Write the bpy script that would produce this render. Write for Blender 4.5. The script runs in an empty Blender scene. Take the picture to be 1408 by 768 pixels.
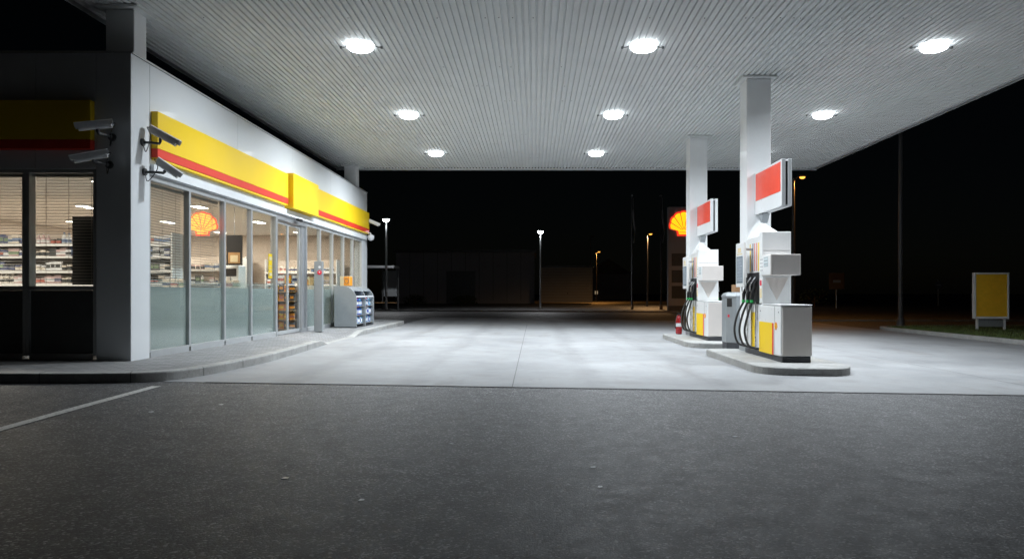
import bpy, math, random
from mathutils import Vector, Matrix
random.seed(7)
sc = bpy.context.scene
C = sc.collection
R = math.radians

# ---------------------------------------------------------------- helpers
class MB:
    def __init__(s): s.v=[]; s.f=[]; s.m=[]; s.s=[]
    def add(s, vs, fs, m=0, smooth=False):
        o=len(s.v); s.v+= [tuple(v) for v in vs]
        for f in fs:
            s.f.append(tuple(i+o for i in f)); s.m.append(m); s.s.append(smooth)
        return s
    def box(s, x0,x1,y0,y1,z0,z1, m=0):
        vs=[(x0,y0,z0),(x1,y0,z0),(x1,y1,z0),(x0,y1,z0),(x0,y0,z1),(x1,y0,z1),(x1,y1,z1),(x0,y1,z1)]
        return s.add(vs,[(0,3,2,1),(4,5,6,7),(0,1,5,4),(1,2,6,5),(2,3,7,6),(3,0,4,7)],m)
    def prism(s, poly, axis, a, b, m=0):
        # poly: 2D ccw list. axis 'x': (y,z) ; 'y': (x,z) ; 'z': (x,y)
        def p(u,w,t):
            return {'x':(t,u,w),'y':(u,t,w),'z':(u,w,t)}[axis]
        n=len(poly)
        vs=[p(u,w,a) for u,w in poly]+[p(u,w,b) for u,w in poly]
        fs=[tuple(range(n-1,-1,-1)),tuple(range(n,2*n))]
        fs+=[(i,(i+1)%n,n+(i+1)%n,n+i) for i in range(n)]
        if axis=='y': fs=[tuple(reversed(f)) for f in fs]
        return s.add(vs,fs,m)
    def tube(s, pts, r, n=10, m=0, cap=True):
        pts=[Vector(p) for p in pts]
        rs=r if isinstance(r,(list,tuple)) else [r]*len(pts)
        up=Vector((0,0,1)); rings=[]; nrm=None
        for i,p in enumerate(pts):
            t=(pts[min(i+1,len(pts)-1)]-pts[max(i-1,0)]).normalized()
            if nrm is None:
                a=up if abs(t.z)<.9 else Vector((1,0,0))
                nrm=t.cross(a).normalized()
            else:
                nrm=(nrm-t*nrm.dot(t)).normalized()
            b=t.cross(nrm)
            rings.append([p+(nrm*math.cos(2*math.pi*k/n)+b*math.sin(2*math.pi*k/n))*rs[i] for k in range(n)])
        vs=[v for rg in rings for v in rg]; fs=[]
        for i in range(len(pts)-1):
            for k in range(n):
                fs.append((i*n+k,i*n+(k+1)%n,(i+1)*n+(k+1)%n,(i+1)*n+k))
        s.add(vs,fs,m,True)
        if cap:
            s.add(rings[0],[tuple(range(n-1,-1,-1))],m); s.add(rings[-1],[tuple(range(n))],m)
        return s
    def lathe(s, prof, c=(0,0,0), n=20, m=0, smooth=True):
        # prof: (r,z) bottom -> top
        vs=[]; fs=[]
        for r,z in prof:
            for k in range(n):
                a=2*math.pi*k/n; vs.append((c[0]+r*math.cos(a),c[1]+r*math.sin(a),c[2]+z))
        for i in range(len(prof)-1):
            for k in range(n):
                fs.append((i*n+k,i*n+(k+1)%n,(i+1)*n+(k+1)%n,(i+1)*n+k))
        s.add(vs,fs,m,smooth)
        s.add(vs[:n],[tuple(range(n-1,-1,-1))],m); s.add(vs[-n:],[tuple(range(n))],m)
        return s
    def xf(s, M):
        s.v=[tuple(M@Vector(v)) for v in s.v]; return s
    def build(s, name, mats, parent=None, bevel=0, loc=None, label=None):
        me=bpy.data.meshes.new(name); me.from_pydata(s.v,[],s.f)
        if not isinstance(mats,(list,tuple)): mats=[mats]
        for m in mats: me.materials.append(m)
        me.polygons.foreach_set('material_index',s.m); me.polygons.foreach_set('use_smooth',s.s); me.update()
        o=bpy.data.objects.new(name,me); C.objects.link(o)
        if parent: o.parent=parent
        if loc: o.location=loc
        if bevel:
            b=o.modifiers.new('bevel','BEVEL'); b.width=bevel; b.segments=2; b.limit_method='ANGLE'; b.angle_limit=R(40)
        if label: o['label']=label
        return o

def thing(name,label,cat,loc=(0,0,0),rz=0,group=None):
    o=bpy.data.objects.new(name,None); C.objects.link(o); o.empty_display_size=.2
    o.location=loc; o.rotation_euler=(0,0,rz); o['label']=label; o['category']=cat
    if group: o['group']=group
    return o
def tag(o,label,cat,group=None):
    o['label']=label; o['category']=cat
    if group: o['group']=group
    return o
def struct(o,kind='structure'):
    o['kind']=kind; return o
def copy_tree(o,parent=None):
    c=o.copy(); C.objects.link(c)
    if parent: c.parent=parent
    for ch in list(o.children): copy_tree(ch,c)
    return c
def catmull(pts,n=8):
    out=[]; P=[Vector(p) for p in pts]
    for i in range(len(P)-1):
        p0=P[max(i-1,0)];p1=P[i];p2=P[i+1];p3=P[min(i+2,len(P)-1)]
        for k in range(n):
            t=k/n
            out.append(.5*((2*p1)+(p2-p0)*t+(2*p0-5*p1+4*p2-p3)*t*t+(3*p1-p0-3*p2+p3)*t**3))
    out.append(P[-1]); return out
def sstep(a,b,x):
    t=max(0,min(1,(x-a)/(b-a))); return t*t*(3-2*t)

# ---------------------------------------------------------------- materials
def newmat(name):
    m=bpy.data.materials.new(name); m.use_nodes=True
    nt=m.node_tree; b=nt.nodes['Principled BSDF']; return m,nt,b
def N(nt,t,**kw):
    n=nt.nodes.new(t)
    for k,v in kw.items():
        if k in n.inputs.keys(): n.inputs[k].default_value=v
        else: setattr(n,k,v)
    return n
def L(nt,a,b): nt.links.new(a,b)
def ramp(nt,fac,stops):
    r=nt.nodes.new('ShaderNodeValToRGB'); e=r.color_ramp.elements
    while len(e)<len(stops): e.new(.5)
    for el,(p,c) in zip(e,stops):
        el.position=p; el.color=c if len(c)==4 else (*c,1)
    L(nt,fac,r.inputs['Fac']); return r.outputs['Color']
def coords(nt,scale=(1,1,1)):
    tc=nt.nodes.new('ShaderNodeTexCoord'); mp=nt.nodes.new('ShaderNodeMapping')
    mp.inputs['Scale'].default_value=scale; L(nt,tc.outputs['Object'],mp.inputs['Vector']); return mp.outputs['Vector']
def noise(nt,vec,scale,detail=3,rough=.5):
    n=N(nt,'ShaderNodeTexNoise'); n.inputs['Scale'].default_value=scale; n.inputs['Detail'].default_value=detail
    n.inputs['Roughness'].default_value=rough; L(nt,vec,n.inputs['Vector']); return n.outputs['Fac']
def mixc(nt,fac,a,b,mode='MIX'):
    m=nt.nodes.new('ShaderNodeMix'); m.data_type='RGBA'; m.blend_type=mode
    for i,x in ((0,fac),(6,a),(7,b)):
        if hasattr(x,'links'): L(nt,x,m.inputs[i])
        elif i==0: m.inputs[0].default_value=x
        else: m.inputs[i].default_value=(*x,1) if len(x)==3 else x
    return m.outputs[2]
def math_(nt,op,a,b=None):
    m=N(nt,'ShaderNodeMath',operation=op)
    for i,x in enumerate((a,b)):
        if x is None: continue
        if hasattr(x,'links'): L(nt,x,m.inputs[i])
        else: m.inputs[i].default_value=x
    return m.outputs[0]
def bump(nt,b,h,strength=.3,dist=.01):
    bp=N(nt,'ShaderNodeBump'); bp.inputs['Strength'].default_value=strength; bp.inputs['Distance'].default_value=dist
    L(nt,h,bp.inputs['Height']); L(nt,bp.outputs['Normal'],b.inputs['Normal'])

def paint(name,col,rough=.4,metal=0,var=.08,scale=6,coat=0,wear=.0):
    m,nt,b=newmat(name); v=coords(nt)
    n=noise(nt,v,scale,4,.6)
    lo=tuple(c*(1-var) for c in col); hi=tuple(min(1,c*(1+var*.6)) for c in col)
    c=ramp(nt,n,[(.3,lo),(.7,hi)])
    if wear:
        n2=noise(nt,coords(nt,(9,9,1.3)),3,5,.7)
        f=ramp(nt,n2,[(.52,(0,0,0)),(.75,(wear,)*3)])
        c=mixc(nt,f,c,tuple(x*.55 for x in col))
    L(nt,c,b.inputs['Base Color'])
    b.inputs['Metallic'].default_value=metal
    rr=N(nt,'ShaderNodeMapRange'); L(nt,noise(nt,v,scale*2.3,3),rr.inputs[0])
    rr.inputs[3].default_value=max(.02,rough-.08); rr.inputs[4].default_value=min(1,rough+.1)
    L(nt,rr.outputs[0],b.inputs['Roughness'])
    if coat: b.inputs['Coat Weight'].default_value=coat; b.inputs['Coat Roughness'].default_value=.06
    return m
def emit(name,col,strength,base=None):
    m,nt,b=newmat(name); b.inputs['Base Color'].default_value=(*(base or col),1)
    b.inputs['Emission Color'].default_value=(*col,1); b.inputs['Emission Strength'].default_value=strength
    return m

M={}
M['white']=paint('white_enamel',(.78,.80,.81),.3,coat=.3,var=.03)
M['panel']=paint('white_facade_panel',(.70,.73,.75),.55,coat=.16,var=.025,scale=1.2)
M['pump_white']=paint('pump_white',(.80,.81,.81),.3,coat=.3,var=.02)
M['taupe']=paint('pump_grey',(.72,.67,.635),.4,var=.03)
M['alu']=paint('anodised_aluminium',(.56,.58,.60),.35,.75,.06)
M['frame']=paint('frame_grey_paint',(.46,.48,.49),.35,.3,.05)
M['yellow']=paint('yellow_sign_film',(.88,.595,.008),.6,coat=.05,var=.03,scale=.8)
M['red']=paint('red_sign_film',(.74,.045,.02),.6,coat=.05,var=.03,scale=.8)
M['redpanel']=paint('red_sign_panel',(.86,.085,.045),.35,coat=.2,var=.03)
M['dark']=paint('dark_rubber',(.025,.026,.028),.55,var=.15)
M['plinth']=paint('dark_plinth',(.05,.053,.06),.5,var=.15)
M['black']=paint('black_plastic',(.018,.018,.02),.35,var=.1)
M['greybin']=paint('grey_bin_metal',(.30,.325,.34),.38,.25,.06,wear=.2)
M['gdark']=paint('dark_grey_metal',(.10,.105,.11),.42,.4,.1)
M['silver']=paint('brushed_steel',(.6,.61,.62),.28,.9,.06)
M['column']=paint('white_column_paint',(.80,.815,.82),.45,coat=.08,var=.02)
M['deck']=paint('galvanised_deck_paint',(.68,.70,.70),.6,0,.05,2,wear=.10)
M['steeldk']=paint('steel_pole',(.14,.14,.15),.5,.4,.1)
M['extred']=paint('extinguisher_red',(.34,.008,.012),.25,coat=.5,var=.05)
M['green']=paint('green_collar',(.03,.42,.10),.4)
M['blue']=paint('blue_bottle',(.03,.09,.45),.25)
M['ltblue']=paint('light_blue_bottle',(.12,.38,.62),.25)
M['wpl']=paint('white_bottle',(.75,.77,.80),.3)
M['cream']=paint('cream_card',(.72,.60,.38),.6)
M['orange']=paint('orange_card',(.80,.30,.02),.5)
M['brown']=paint('brown_cardboard',(.32,.18,.09),.8)
M['wood']=paint('pale_wood',(.42,.24,.10),.5,var=.25,scale=4)
M['wallin']=paint('shop_wall_paint',(.66,.58,.51),.8,var=.04)
M['floorin']=paint('shop_floor_tile',(.36,.34,.32),.3,var=.1)
M['ceilin']=paint('shop_ceiling_tile',(.72,.67,.62),.9,var=.03)
M['navy']=paint('navy_pack',(.03,.05,.22),.4)
M['pink']=paint('pink_pack',(.7,.25,.3),.5)
M['lime']=paint('green_pack',(.22,.45,.12),.5)
M['warmw']=paint('ivory_pack',(.74,.68,.6),.5)
M['stick']=paint('sticker_red',(.7,.02,.05),.4)
M['slat']=paint('blind_slat',(.48,.45,.42),.45,.1,.05)
M['smoke']=paint('smoked_panel',(.30,.36,.40),.15,coat=.5)
M['screen']=paint('display_film',(.62,.70,.72),.2,coat=.4)
M['ink']=paint('ink_grey',(.16,.17,.19),.5)
M['stripe_r']=paint('stripe_salmon',(.72,.22,.16),.4)
M['farwall']=paint('far_cladding',(.44,.44,.47),.7,var=.08,scale=.4)
M['foliage']=paint('dark_leaf',(.05,.08,.03),.7,var=.4,scale=3)

# shed boards
m,nt,b=newmat('shed_boards'); v=coords(nt,(1,1,1))
w=N(nt,'ShaderNodeTexWave',wave_type='BANDS',bands_direction='Z',wave_profile='SAW'); w.inputs['Scale'].default_value=1.1; w.inputs['Distortion'].default_value=.3; L(nt,v,w.inputs['Vector'])
L(nt,mixc(nt,w.outputs['Fac'],(.40,.36,.31),(.52,.48,.42)),b.inputs['Base Color']); b.inputs['Roughness'].default_value=.85
bump(nt,b,w.outputs['Fac'],.8,.05); M['boards']=m

# asphalt
def asphalt(name,dark=1.0):
    m,nt,b=newmat(name); v=coords(nt)
    def cells(scale):
        q=N(nt,'ShaderNodeTexVoronoi'); q.inputs['Scale'].default_value=scale; L(nt,v,q.inputs['Vector'])
        sp=N(nt,'ShaderNodeSeparateColor'); L(nt,q.outputs['Color'],sp.inputs[0]); return q,sp
    va,sa=cells(84); vb,sb=cells(150)
    ca=ramp(nt,sa.outputs[0],[(0,(.008*dark,)*3),(.35,(.022*dark,.024*dark,.028*dark)),(.62,(.060*dark,.064*dark,.072*dark)),(.84,(.18*dark,.185*dark,.193*dark)),(1,(.75*dark,)*3)])
    cb=ramp(nt,sb.outputs[1],[(0,(.02*dark,)*3),(.6,(.06*dark,.06*dark,.063*dark)),(.92,(.12*dark,)*3),(1,(.30*dark,)*3)])
    c=mixc(nt,.38,ca,cb)
    big=noise(nt,v,.5,6,.65); mid=noise(nt,v,5,5,.7)
    c=mixc(nt,ramp(nt,big,[(.40,(0,0,0)),(.72,(.32,)*3)]),c,(.066*dark,.069*dark,.077*dark))
    c=mixc(nt,ramp(nt,mid,[(.45,(0,0,0)),(.75,(.5,)*3)]),c,(.032*dark,)*3)
    L(nt,c,b.inputs['Base Color'])
    h=math_(nt,'ADD',math_(nt,'MULTIPLY',sa.outputs[2],.8),math_(nt,'MULTIPLY',sb.outputs[2],.5))
    h=math_(nt,'SUBTRACT',h,math_(nt,'MULTIPLY',va.outputs['Distance'],1.2))
    bump(nt,b,h,.22,.006)
    L(nt,ramp(nt,mid,[(.3,(.53,)*3),(.7,(.67,)*3)]),b.inputs['Roughness'])
    b.inputs['Specular IOR Level'].default_value=.6
    return m
M['asphalt']=asphalt('asphalt',.72)
# concrete forecourt
m,nt,b=newmat('forecourt_concrete'); v=coords(nt)
n1=noise(nt,v,.5,6,.65); n2=noise(nt,v,2.2,6,.7); n3=noise(nt,v,60,3,.6); ns=noise(nt,coords(nt,(1.6,.45,1)),.9,5,.6)
c=ramp(nt,n1,[(.3,(.205,.211,.22)),(.55,(.275,.283,.292)),(.75,(.33,.336,.345))])
c=mixc(nt,ramp(nt,n2,[(.48,(0,0,0)),(.72,(.6,)*3)]),c,(.29,.285,.28))
c=mixc(nt,ramp(nt,ns,[(.56,(0,0,0)),(.68,(.7,)*3)]),c,(.20,.197,.195))
vo=N(nt,'ShaderNodeTexVoronoi'); vo.inputs['Scale'].default_value=.62; vo.inputs['Randomness'].default_value=1; L(nt,v,vo.inputs['Vector'])
c=mixc(nt,ramp(nt,math_(nt,'ADD',vo.outputs['Distance'],math_(nt,'MULTIPLY',n2,.28)),[(.24,(.5,)*3),(.31,(0,0,0))]),c,(.19,.185,.18))
sx=nt.nodes.new('ShaderNodeSeparateXYZ'); L(nt,v,sx.inputs[0])
tr=None
for xc in (.75,2.35,-1.6,-3.1):
    d=math_(nt,'ABSOLUTE',math_(nt,'SUBTRACT',math_(nt,'ADD',sx.outputs['X'],math_(nt,'MULTIPLY',n1,.8)),xc+.4))
    q=ramp(nt,d,[(.08,(1,1,1)),(.26,(0,0,0))]); tr=q if tr is None else math_(nt,'MAXIMUM',tr,q)
tr=math_(nt,'MULTIPLY',math_(nt,'MULTIPLY',tr,.5),noise(nt,coords(nt,(3,.5,1)),2,5,.7))
c=mixc(nt,tr,c,(.12,.12,.12))
c=mixc(nt,ramp(nt,n3,[(.5,(0,0,0)),(.8,(.35,)*3)]),c,(.19,.19,.19))
L(nt,c,b.inputs['Base Color']); bump(nt,b,n3,.25,.004)
L(nt,ramp(nt,n2,[(.3,(.5,)*3),(.7,(.72,)*3)]),b.inputs['Roughness']); M['concrete']=m
# kerb stone / island concrete
m,nt,b=newmat('kerb_concrete'); v=coords(nt)
n1=noise(nt,v,2.5,6,.7); n3=noise(nt,v,70,3,.6); n4=noise(nt,v,14,4,.7)
c=ramp(nt,n1,[(.3,(.26,.26,.25)),(.7,(.42,.42,.41))]); c=mixc(nt,ramp(nt,n3,[(.45,(0,0,0)),(.8,(.5,)*3)]),c,(.18,.18,.175))
c=mixc(nt,ramp(nt,n4,[(.55,(0,0,0)),(.75,(.5,)*3)]),c,(.16,.155,.145))
L(nt,c,b.inputs['Base Color']); bump(nt,b,n3,.4,.004); b.inputs['Roughness'].default_value=.8; M['kerb']=m
# pavers
m,nt,b=newmat('paving_setts'); v=coords(nt)
br=N(nt,'ShaderNodeTexBrick'); L(nt,v,br.inputs['Vector']); br.inputs['Scale'].default_value=2.4
br.inputs['Color1'].default_value=(.21,.21,.215,1); br.inputs['Color2'].default_value=(.30,.30,.30,1); br.inputs['Mortar'].default_value=(.10,.10,.10,1)
br.inputs['Mortar Size'].default_value=.015
c=mixc(nt,ramp(nt,noise(nt,v,3,6,.7),[(.4,(0,0,0)),(.75,(.6,)*3)]),br.outputs['Color'],(.17,.17,.165))
L(nt,c,b.inputs['Base Color']); b.inputs['Roughness'].default_value=.7
bump(nt,b,math_(nt,'ADD',math_(nt,'MULTIPLY',br.outputs['Fac'],-1),math_(nt,'MULTIPLY',noise(nt,v,40,3),.5)),.5,.008); M['pavers']=m
# worn line paint
m,nt,b=newmat('worn_line_paint'); v=coords(nt)
n=noise(nt,v,28,5,.75)
L(nt,mixc(nt,ramp(nt,n,[(.50,(0,0,0)),(.66,(.9,)*3)]),(.62,.62,.60),(.10,.10,.10)),b.inputs['Base Color']); b.inputs['Roughness'].default_value=.7
bump(nt,b,n,.5,.006); M['line']=m
m,nt,b=newmat('verge_soil'); v=coords(nt)
L(nt,ramp(nt,noise(nt,v,5,5,.7),[(.3,(.03,.035,.012)),(.7,(.07,.085,.03))]),b.inputs['Base Color']); b.inputs['Roughness'].default_value=.95; M['soil']=m
m,nt,b=newmat('grass_blade'); v=coords(nt)
L(nt,ramp(nt,noise(nt,v,2,4,.7),[(.3,(.05,.09,.02)),(.7,(.13,.17,.04))]),b.inputs['Base Color']); b.inputs['Roughness'].default_value=.7; M['grass']=m
M['joint']=paint('joint_sealant',(.05,.05,.05),.7)

# glass: thin-pane Schlick, both faces
def glass(name,tint,gain=1.0,base=.045,rough=.0):
    m=bpy.data.materials.new(name); m.use_nodes=True; nt=m.node_tree; nt.nodes.clear()
    o=nt.nodes.new('ShaderNodeOutputMaterial'); g=nt.nodes.new('ShaderNodeNewGeometry')
    dp=N(nt,'ShaderNodeVectorMath',operation='DOT_PRODUCT'); L(nt,g.outputs['Incoming'],dp.inputs[0]); L(nt,g.outputs['Normal'],dp.inputs[1])
    a=math_(nt,'ABSOLUTE',dp.outputs['Value']); q=math_(nt,'POWER',math_(nt,'SUBTRACT',1.0,a),5.0)
    f=math_(nt,'MINIMUM',math_(nt,'MULTIPLY',math_(nt,'ADD',math_(nt,'MULTIPLY',q,.95),base),gain),1.0)
    t=nt.nodes.new('ShaderNodeBsdfTransparent'); t.inputs['Color'].default_value=(*tint,1)
    gl=nt.nodes.new('ShaderNodeBsdfGlossy'); gl.inputs['Roughness'].default_value=rough
    mx=nt.nodes.new('ShaderNodeMixShader'); L(nt,f,mx.inputs[0]); L(nt,t.outputs[0],mx.inputs[1]); L(nt,gl.outputs[0],mx.inputs[2]); L(nt,mx.outputs[0],o.inputs[0])
    return m
M['glass']=glass('window_glass',(.90,.93,.92))
m=bpy.data.materials.new('frosted_film'); m.use_nodes=True; nt=m.node_tree; nt.nodes.clear()
o=nt.nodes.new('ShaderNodeOutputMaterial'); d=N(nt,'ShaderNodeBsdfDiffuse'); t=N(nt,'ShaderNodeBsdfTranslucent'); tr=N(nt,'ShaderNodeBsdfTransparent')
d.inputs['Color'].default_value=(.44,.50,.53,1); t.inputs['Color'].default_value=(.58,.66,.69,1); tr.inputs['Color'].default_value=(.8,.9,.9,1)
m1=N(nt,'ShaderNodeMixShader'); m1.inputs[0].default_value=.45; L(nt,d.outputs[0],m1.inputs[1]); L(nt,t.outputs[0],m1.inputs[2])
m2=N(nt,'ShaderNodeMixShader'); m2.inputs[0].default_value=.2; L(nt,m1.outputs[0],m2.inputs[1]); L(nt,tr.outputs[0],m2.inputs[2]); L(nt,m2.outputs[0],o.inputs[0])
M['frost']=m
def yz_marks(name,fg,bg,row,width,mortar,offset=.5,clear=False):
    m,nt,b=newmat(name); tc=nt.nodes.new('ShaderNodeTexCoord'); sx=nt.nodes.new('ShaderNodeSeparateXYZ'); cx=nt.nodes.new('ShaderNodeCombineXYZ')
    L(nt,tc.outputs['Object'],sx.inputs[0]); L(nt,sx.outputs['Y'],cx.inputs['X']); L(nt,sx.outputs['Z'],cx.inputs['Y'])
    br=N(nt,'ShaderNodeTexBrick'); br.offset=offset; L(nt,cx.outputs[0],br.inputs['Vector'])
    br.inputs['Scale'].default_value=1; br.inputs['Brick Width'].default_value=width; br.inputs['Row Height'].default_value=row; br.inputs['Mortar Size'].default_value=mortar
    br.inputs['Mortar Smooth'].default_value=0; br.inputs['Color1'].default_value=(*fg,1); br.inputs['Color2'].default_value=(*[q*.7 for q in fg],1); br.inputs['Mortar'].default_value=(*bg,1)
    L(nt,br.outputs['Color'],b.inputs['Base Color']); b.inputs['Roughness'].default_value=.4
    if clear: L(nt,math_(nt,'SUBTRACT',1.0,br.outputs['Fac']),b.inputs['Alpha'])
    return m
M['strip']=yz_marks('etched_strip',(.62,.68,.68),(.5,.5,.5),.04,.05,.008,clear=True)
M['keypad']=yz_marks('keypad_print',(.16,.17,.19),(.78,.79,.79),.06,.05,.016,0)
M['digits']=yz_marks('display_digits',(.14,.15,.17),(.62,.70,.72),.055,.045,.012,0)
M['print']=yz_marks('small_print',(.16,.17,.19),(.7,.66,.6),.05,.09,.02,.5)
M['boardprint']=yz_marks('board_print',(.42,.46,.50),(.24,.28,.32),.055,.2,.02,.5)
M['lens']=emit('canopy_lamp_lens',(.90,.96,1.0),9)
M['shoplens']=emit('shop_lamp_lens',(1.0,.90,.78),9)
M['wlens']=emit('street_lamp_white',(.95,.97,1),60)
M['olens']=emit('street_lamp_orange',(1.0,.40,.06),2.2)
M['sgy']=emit('lit_yellow_acrylic',(1.0,.62,.01),1.0)
M['sgr']=emit('lit_red_acrylic',(1.0,.05,.02),.8)
M['sgo']=emit('lit_orange_acrylic',(1.0,.62,.14),1.05)
M['sgp']=emit('lit_coral_edge',(1.0,.16,.09),.95)

# ---------------------------------------------------------------- ground
SL=.016; EYE=1.15
def g(x,y):
    xx=max(-9,min(12.5,x)); return -SL*xx*(1-sstep(28,52,y))
xs=[-400,-120,-60,-30,-20,-14,-9,-4,0,4,8,12.5,16,20,26,34,45,60,90,140,400]
ys=[-40,-10,0,4,8.8,14,20,28]+[28+2*i for i in range(1,13)]+[60,75,100,150,250,600]
mb=MB(); vs=[(x,y,g(x,y)) for y in ys for x in xs]; nx=len(xs)
mb.add(vs,[(j*nx+i,j*nx+i+1,(j+1)*nx+i+1,(j+1)*nx+i) for j in range(len(ys)-1) for i in range(nx-1)])
struct(mb.build('ground',M['asphalt']))
def sheet(name,x0,x1,y0,y1,dz,mat,parent=None):
    mb=MB(); mb.add([(x0,y0,g(x0,y0)+dz),(x1,y0,g(x1,y0)+dz),(x1,y1,g(x1,y1)+dz),(x0,y1,g(x0,y1)+dz)],[(0,1,2,3)]); return struct(mb.build(name,mat,parent))
mb=MB(); yy=[8.8,14,20,28,30,32]
mb.add([(x,y,g(x,y)+.004) for y in yy for x in (-4.5,12.5)],[(2*i,2*i+1,2*i+3,2*i+2) for i in range(5)]); struct(mb.build('forecourt',M['concrete']))
# joints in the concrete and at its front edge
mb=MB()
def jq(x0,x1,y0,y1,dz=.008):
    mb.add([(x0,y0,g(x0,y0)+dz),(x1,y0,g(x1,y0)+dz),(x1,y1,g(x1,y1)+dz),(x0,y1,g(x0,y1)+dz)],[(0,1,2,3)])
jq(-3.98,12.5,8.765,8.80)
M['jointlt']=paint('pale_joint',(.15,.15,.15),.8)
struct(mb.build('slab_edge',M['joint'])); mb=MB()
for x in (-.27,): jq(x-.006,x+.006,8.8,26.4)
for x in (6.6,10.2): jq(x-.006,x+.006,8.8,26.4)
for y in (26.4,):
    for a,b_ in ((-4.1,-.28),(-.26,3.2),(4.9,6.59),(6.61,10.19),(10.21,12.5)): jq(a,b_,y-.006,y+.006,.0075)
struct(mb.build('forecourt_joint',M['jointlt']))
# parking line
mb=MB(); pts=[(-4.36,8.38),(-4.30,7.0),(-4.23,5.76),(-4.1,3.4),(-4.05,2.4)]
for i in range(len(pts)-1):
    (xa,ya),(xb,yb)=pts[i],pts[i+1]; w=.055
    mb.add([(xa-w,ya,g(xa,ya)+.004),(xb-w,yb,g(xb,yb)+.004),(xb+w,yb,g(xb,yb)+.004),(xa+w,ya,g(xa,ya)+.004)],[(0,1,2,3)])
struct(mb.build('parking_line',M['line']))
# small bright chips and litter scraps in the asphalt
for px,py in ((208,566),(304,556),(392,657),(497,687),(825,669),(816,642),(1010,600),(620,610)):
    d=(py-402)/1000; y=EYE/(d-.016*(px-735)/1000*1.0); x=(px-735)*y/1000
    mb=MB(); l=random.uniform(.016,.028); mb.prism([(-l,-.014),(-l*.3,-.022),(l,-.010),(l*.8,.016),(-l*.5,.022)],'z',.002,.0032)
    o=mb.build('scrap',M['wpl'],loc=(x,y,g(x,y))); o.rotation_euler=(0,0,random.uniform(-.8,.8)); tag(o,'tiny pale scrap lying loose on the dark asphalt','scrap','pale scraps on the asphalt')
# kerb + pavement
path=catmull([(-13.6,8.0,0),(-9,8.18,0),(-6.18,8.41,0),(-5.04,8.60,0),(-4.60,8.80,0),(-4.38,9.12,0),(-4.25,9.75,0),(-4.15,11.3,0),(-4.22,13.3,0),(-4.33,15.3,0),(-4.36,17.5,0),(-4.38,20.4,0),(-4.40,24.2,0),(-4.62,25.1,0),(-5.3,25.4,0),(-9,25.5,0)],8)
def drop(y): return sstep(14.6,15.3,y)*(1-sstep(17.4,18.6,y))
KH=.12
outer=[];inner=[]
for i,p in enumerate(path):
    t=(path[min(i+1,len(path)-1)]-path[max(i-1,0)]).normalized(); nrm=Vector((-t.y,t.x,0))
    outer.append(p); inner.append(p+nrm*.15)
mb=MB(); rows=[]
for p,q in zip(outer,inner):
    h=KH*(1-.95*drop(p.y)); rd=.02
    d=(q-p).normalized()
    prof=[(0,-.03),(0,h-rd),(.3*rd,h-.3*rd),(rd,h),(.15,h+.002),(.15,-.03)]
    rows.append([ (p.x+d.x*u,p.y+d.y*u,g(p.x,p.y)+w_) for u,w_ in prof])
k=6; vs=[v for r in rows for v in r]
mb.add(vs,[(i*k+j,i*k+j+1,(i+1)*k+j+1,(i+1)*k+j) for i in range(len(rows)-1) for j in range(k-1)])
# kerb stone joints as thin dark gaps
kerb=struct(mb.build('kerb',M['kerb']))
mb=MB(); acc=0; nxt=.5
for i in range(1,len(outer)):
    acc+=(outer[i]-outer[i-1]).length
    if acc>=nxt:
        nxt=acc+.95; p=outer[i]; q=inner[i]; d=(q-p).normalized(); t=Vector((d.y,-d.x,0))*.004; h=KH*(1-.95*drop(p.y)); z=g(p.x,p.y)
        if h<.06: continue
        a=p-d*.003
        mb.add([(a.x-t.x,a.y-t.y,z),(a.x+t.x,a.y+t.y,z),(a.x+t.x,a.y+t.y,z+h-.012),(a.x-t.x,a.y-t.y,z+h-.012),(q.x+t.x,q.y+t.y,z+h+.0045),(q.x-t.x,q.y-t.y,z+h+.0045),
                (a.x+d.x*.02+t.x,a.y+d.y*.02+t.y,z+h+.003),(a.x+d.x*.02-t.x,a.y+d.y*.02-t.y,z+h+.003)],[(0,1,2,3),(3,2,6,7),(7,6,4,5)])
struct(mb.build('kerb_joint',M['joint']))
mb=MB(); nc=7; vs=[]
for p,q in zip(outer,inner):
    tgt=Vector((min(q.x,-5.62),max(q.y,10.15) if q.y<20 else min(q.y,24.6),0))
    if q.y>24.6: tgt=Vector((min(q.x,-5.62),24.0,0))
    h0=KH*(1-.95*drop(p.y))
    for j in range(nc+1):
        u=j/nc; s=q.lerp(tgt,u); vs.append((s.x,s.y,g(s.x,s.y)+h0+(KH-h0)*sstep(0,.75,u)))
mb.add(vs,[(i*(nc+1)+j,i*(nc+1)+j+1,(i+1)*(nc+1)+j+1,(i+1)*(nc+1)+j) for i in range(len(outer)-1) for j in range(nc)])
pv=struct(mb.build('pavement',M['pavers']))
for f in pv.data.polygons: f.use_smooth=True
def pz(x,y): return g(x,y)+KH

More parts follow.
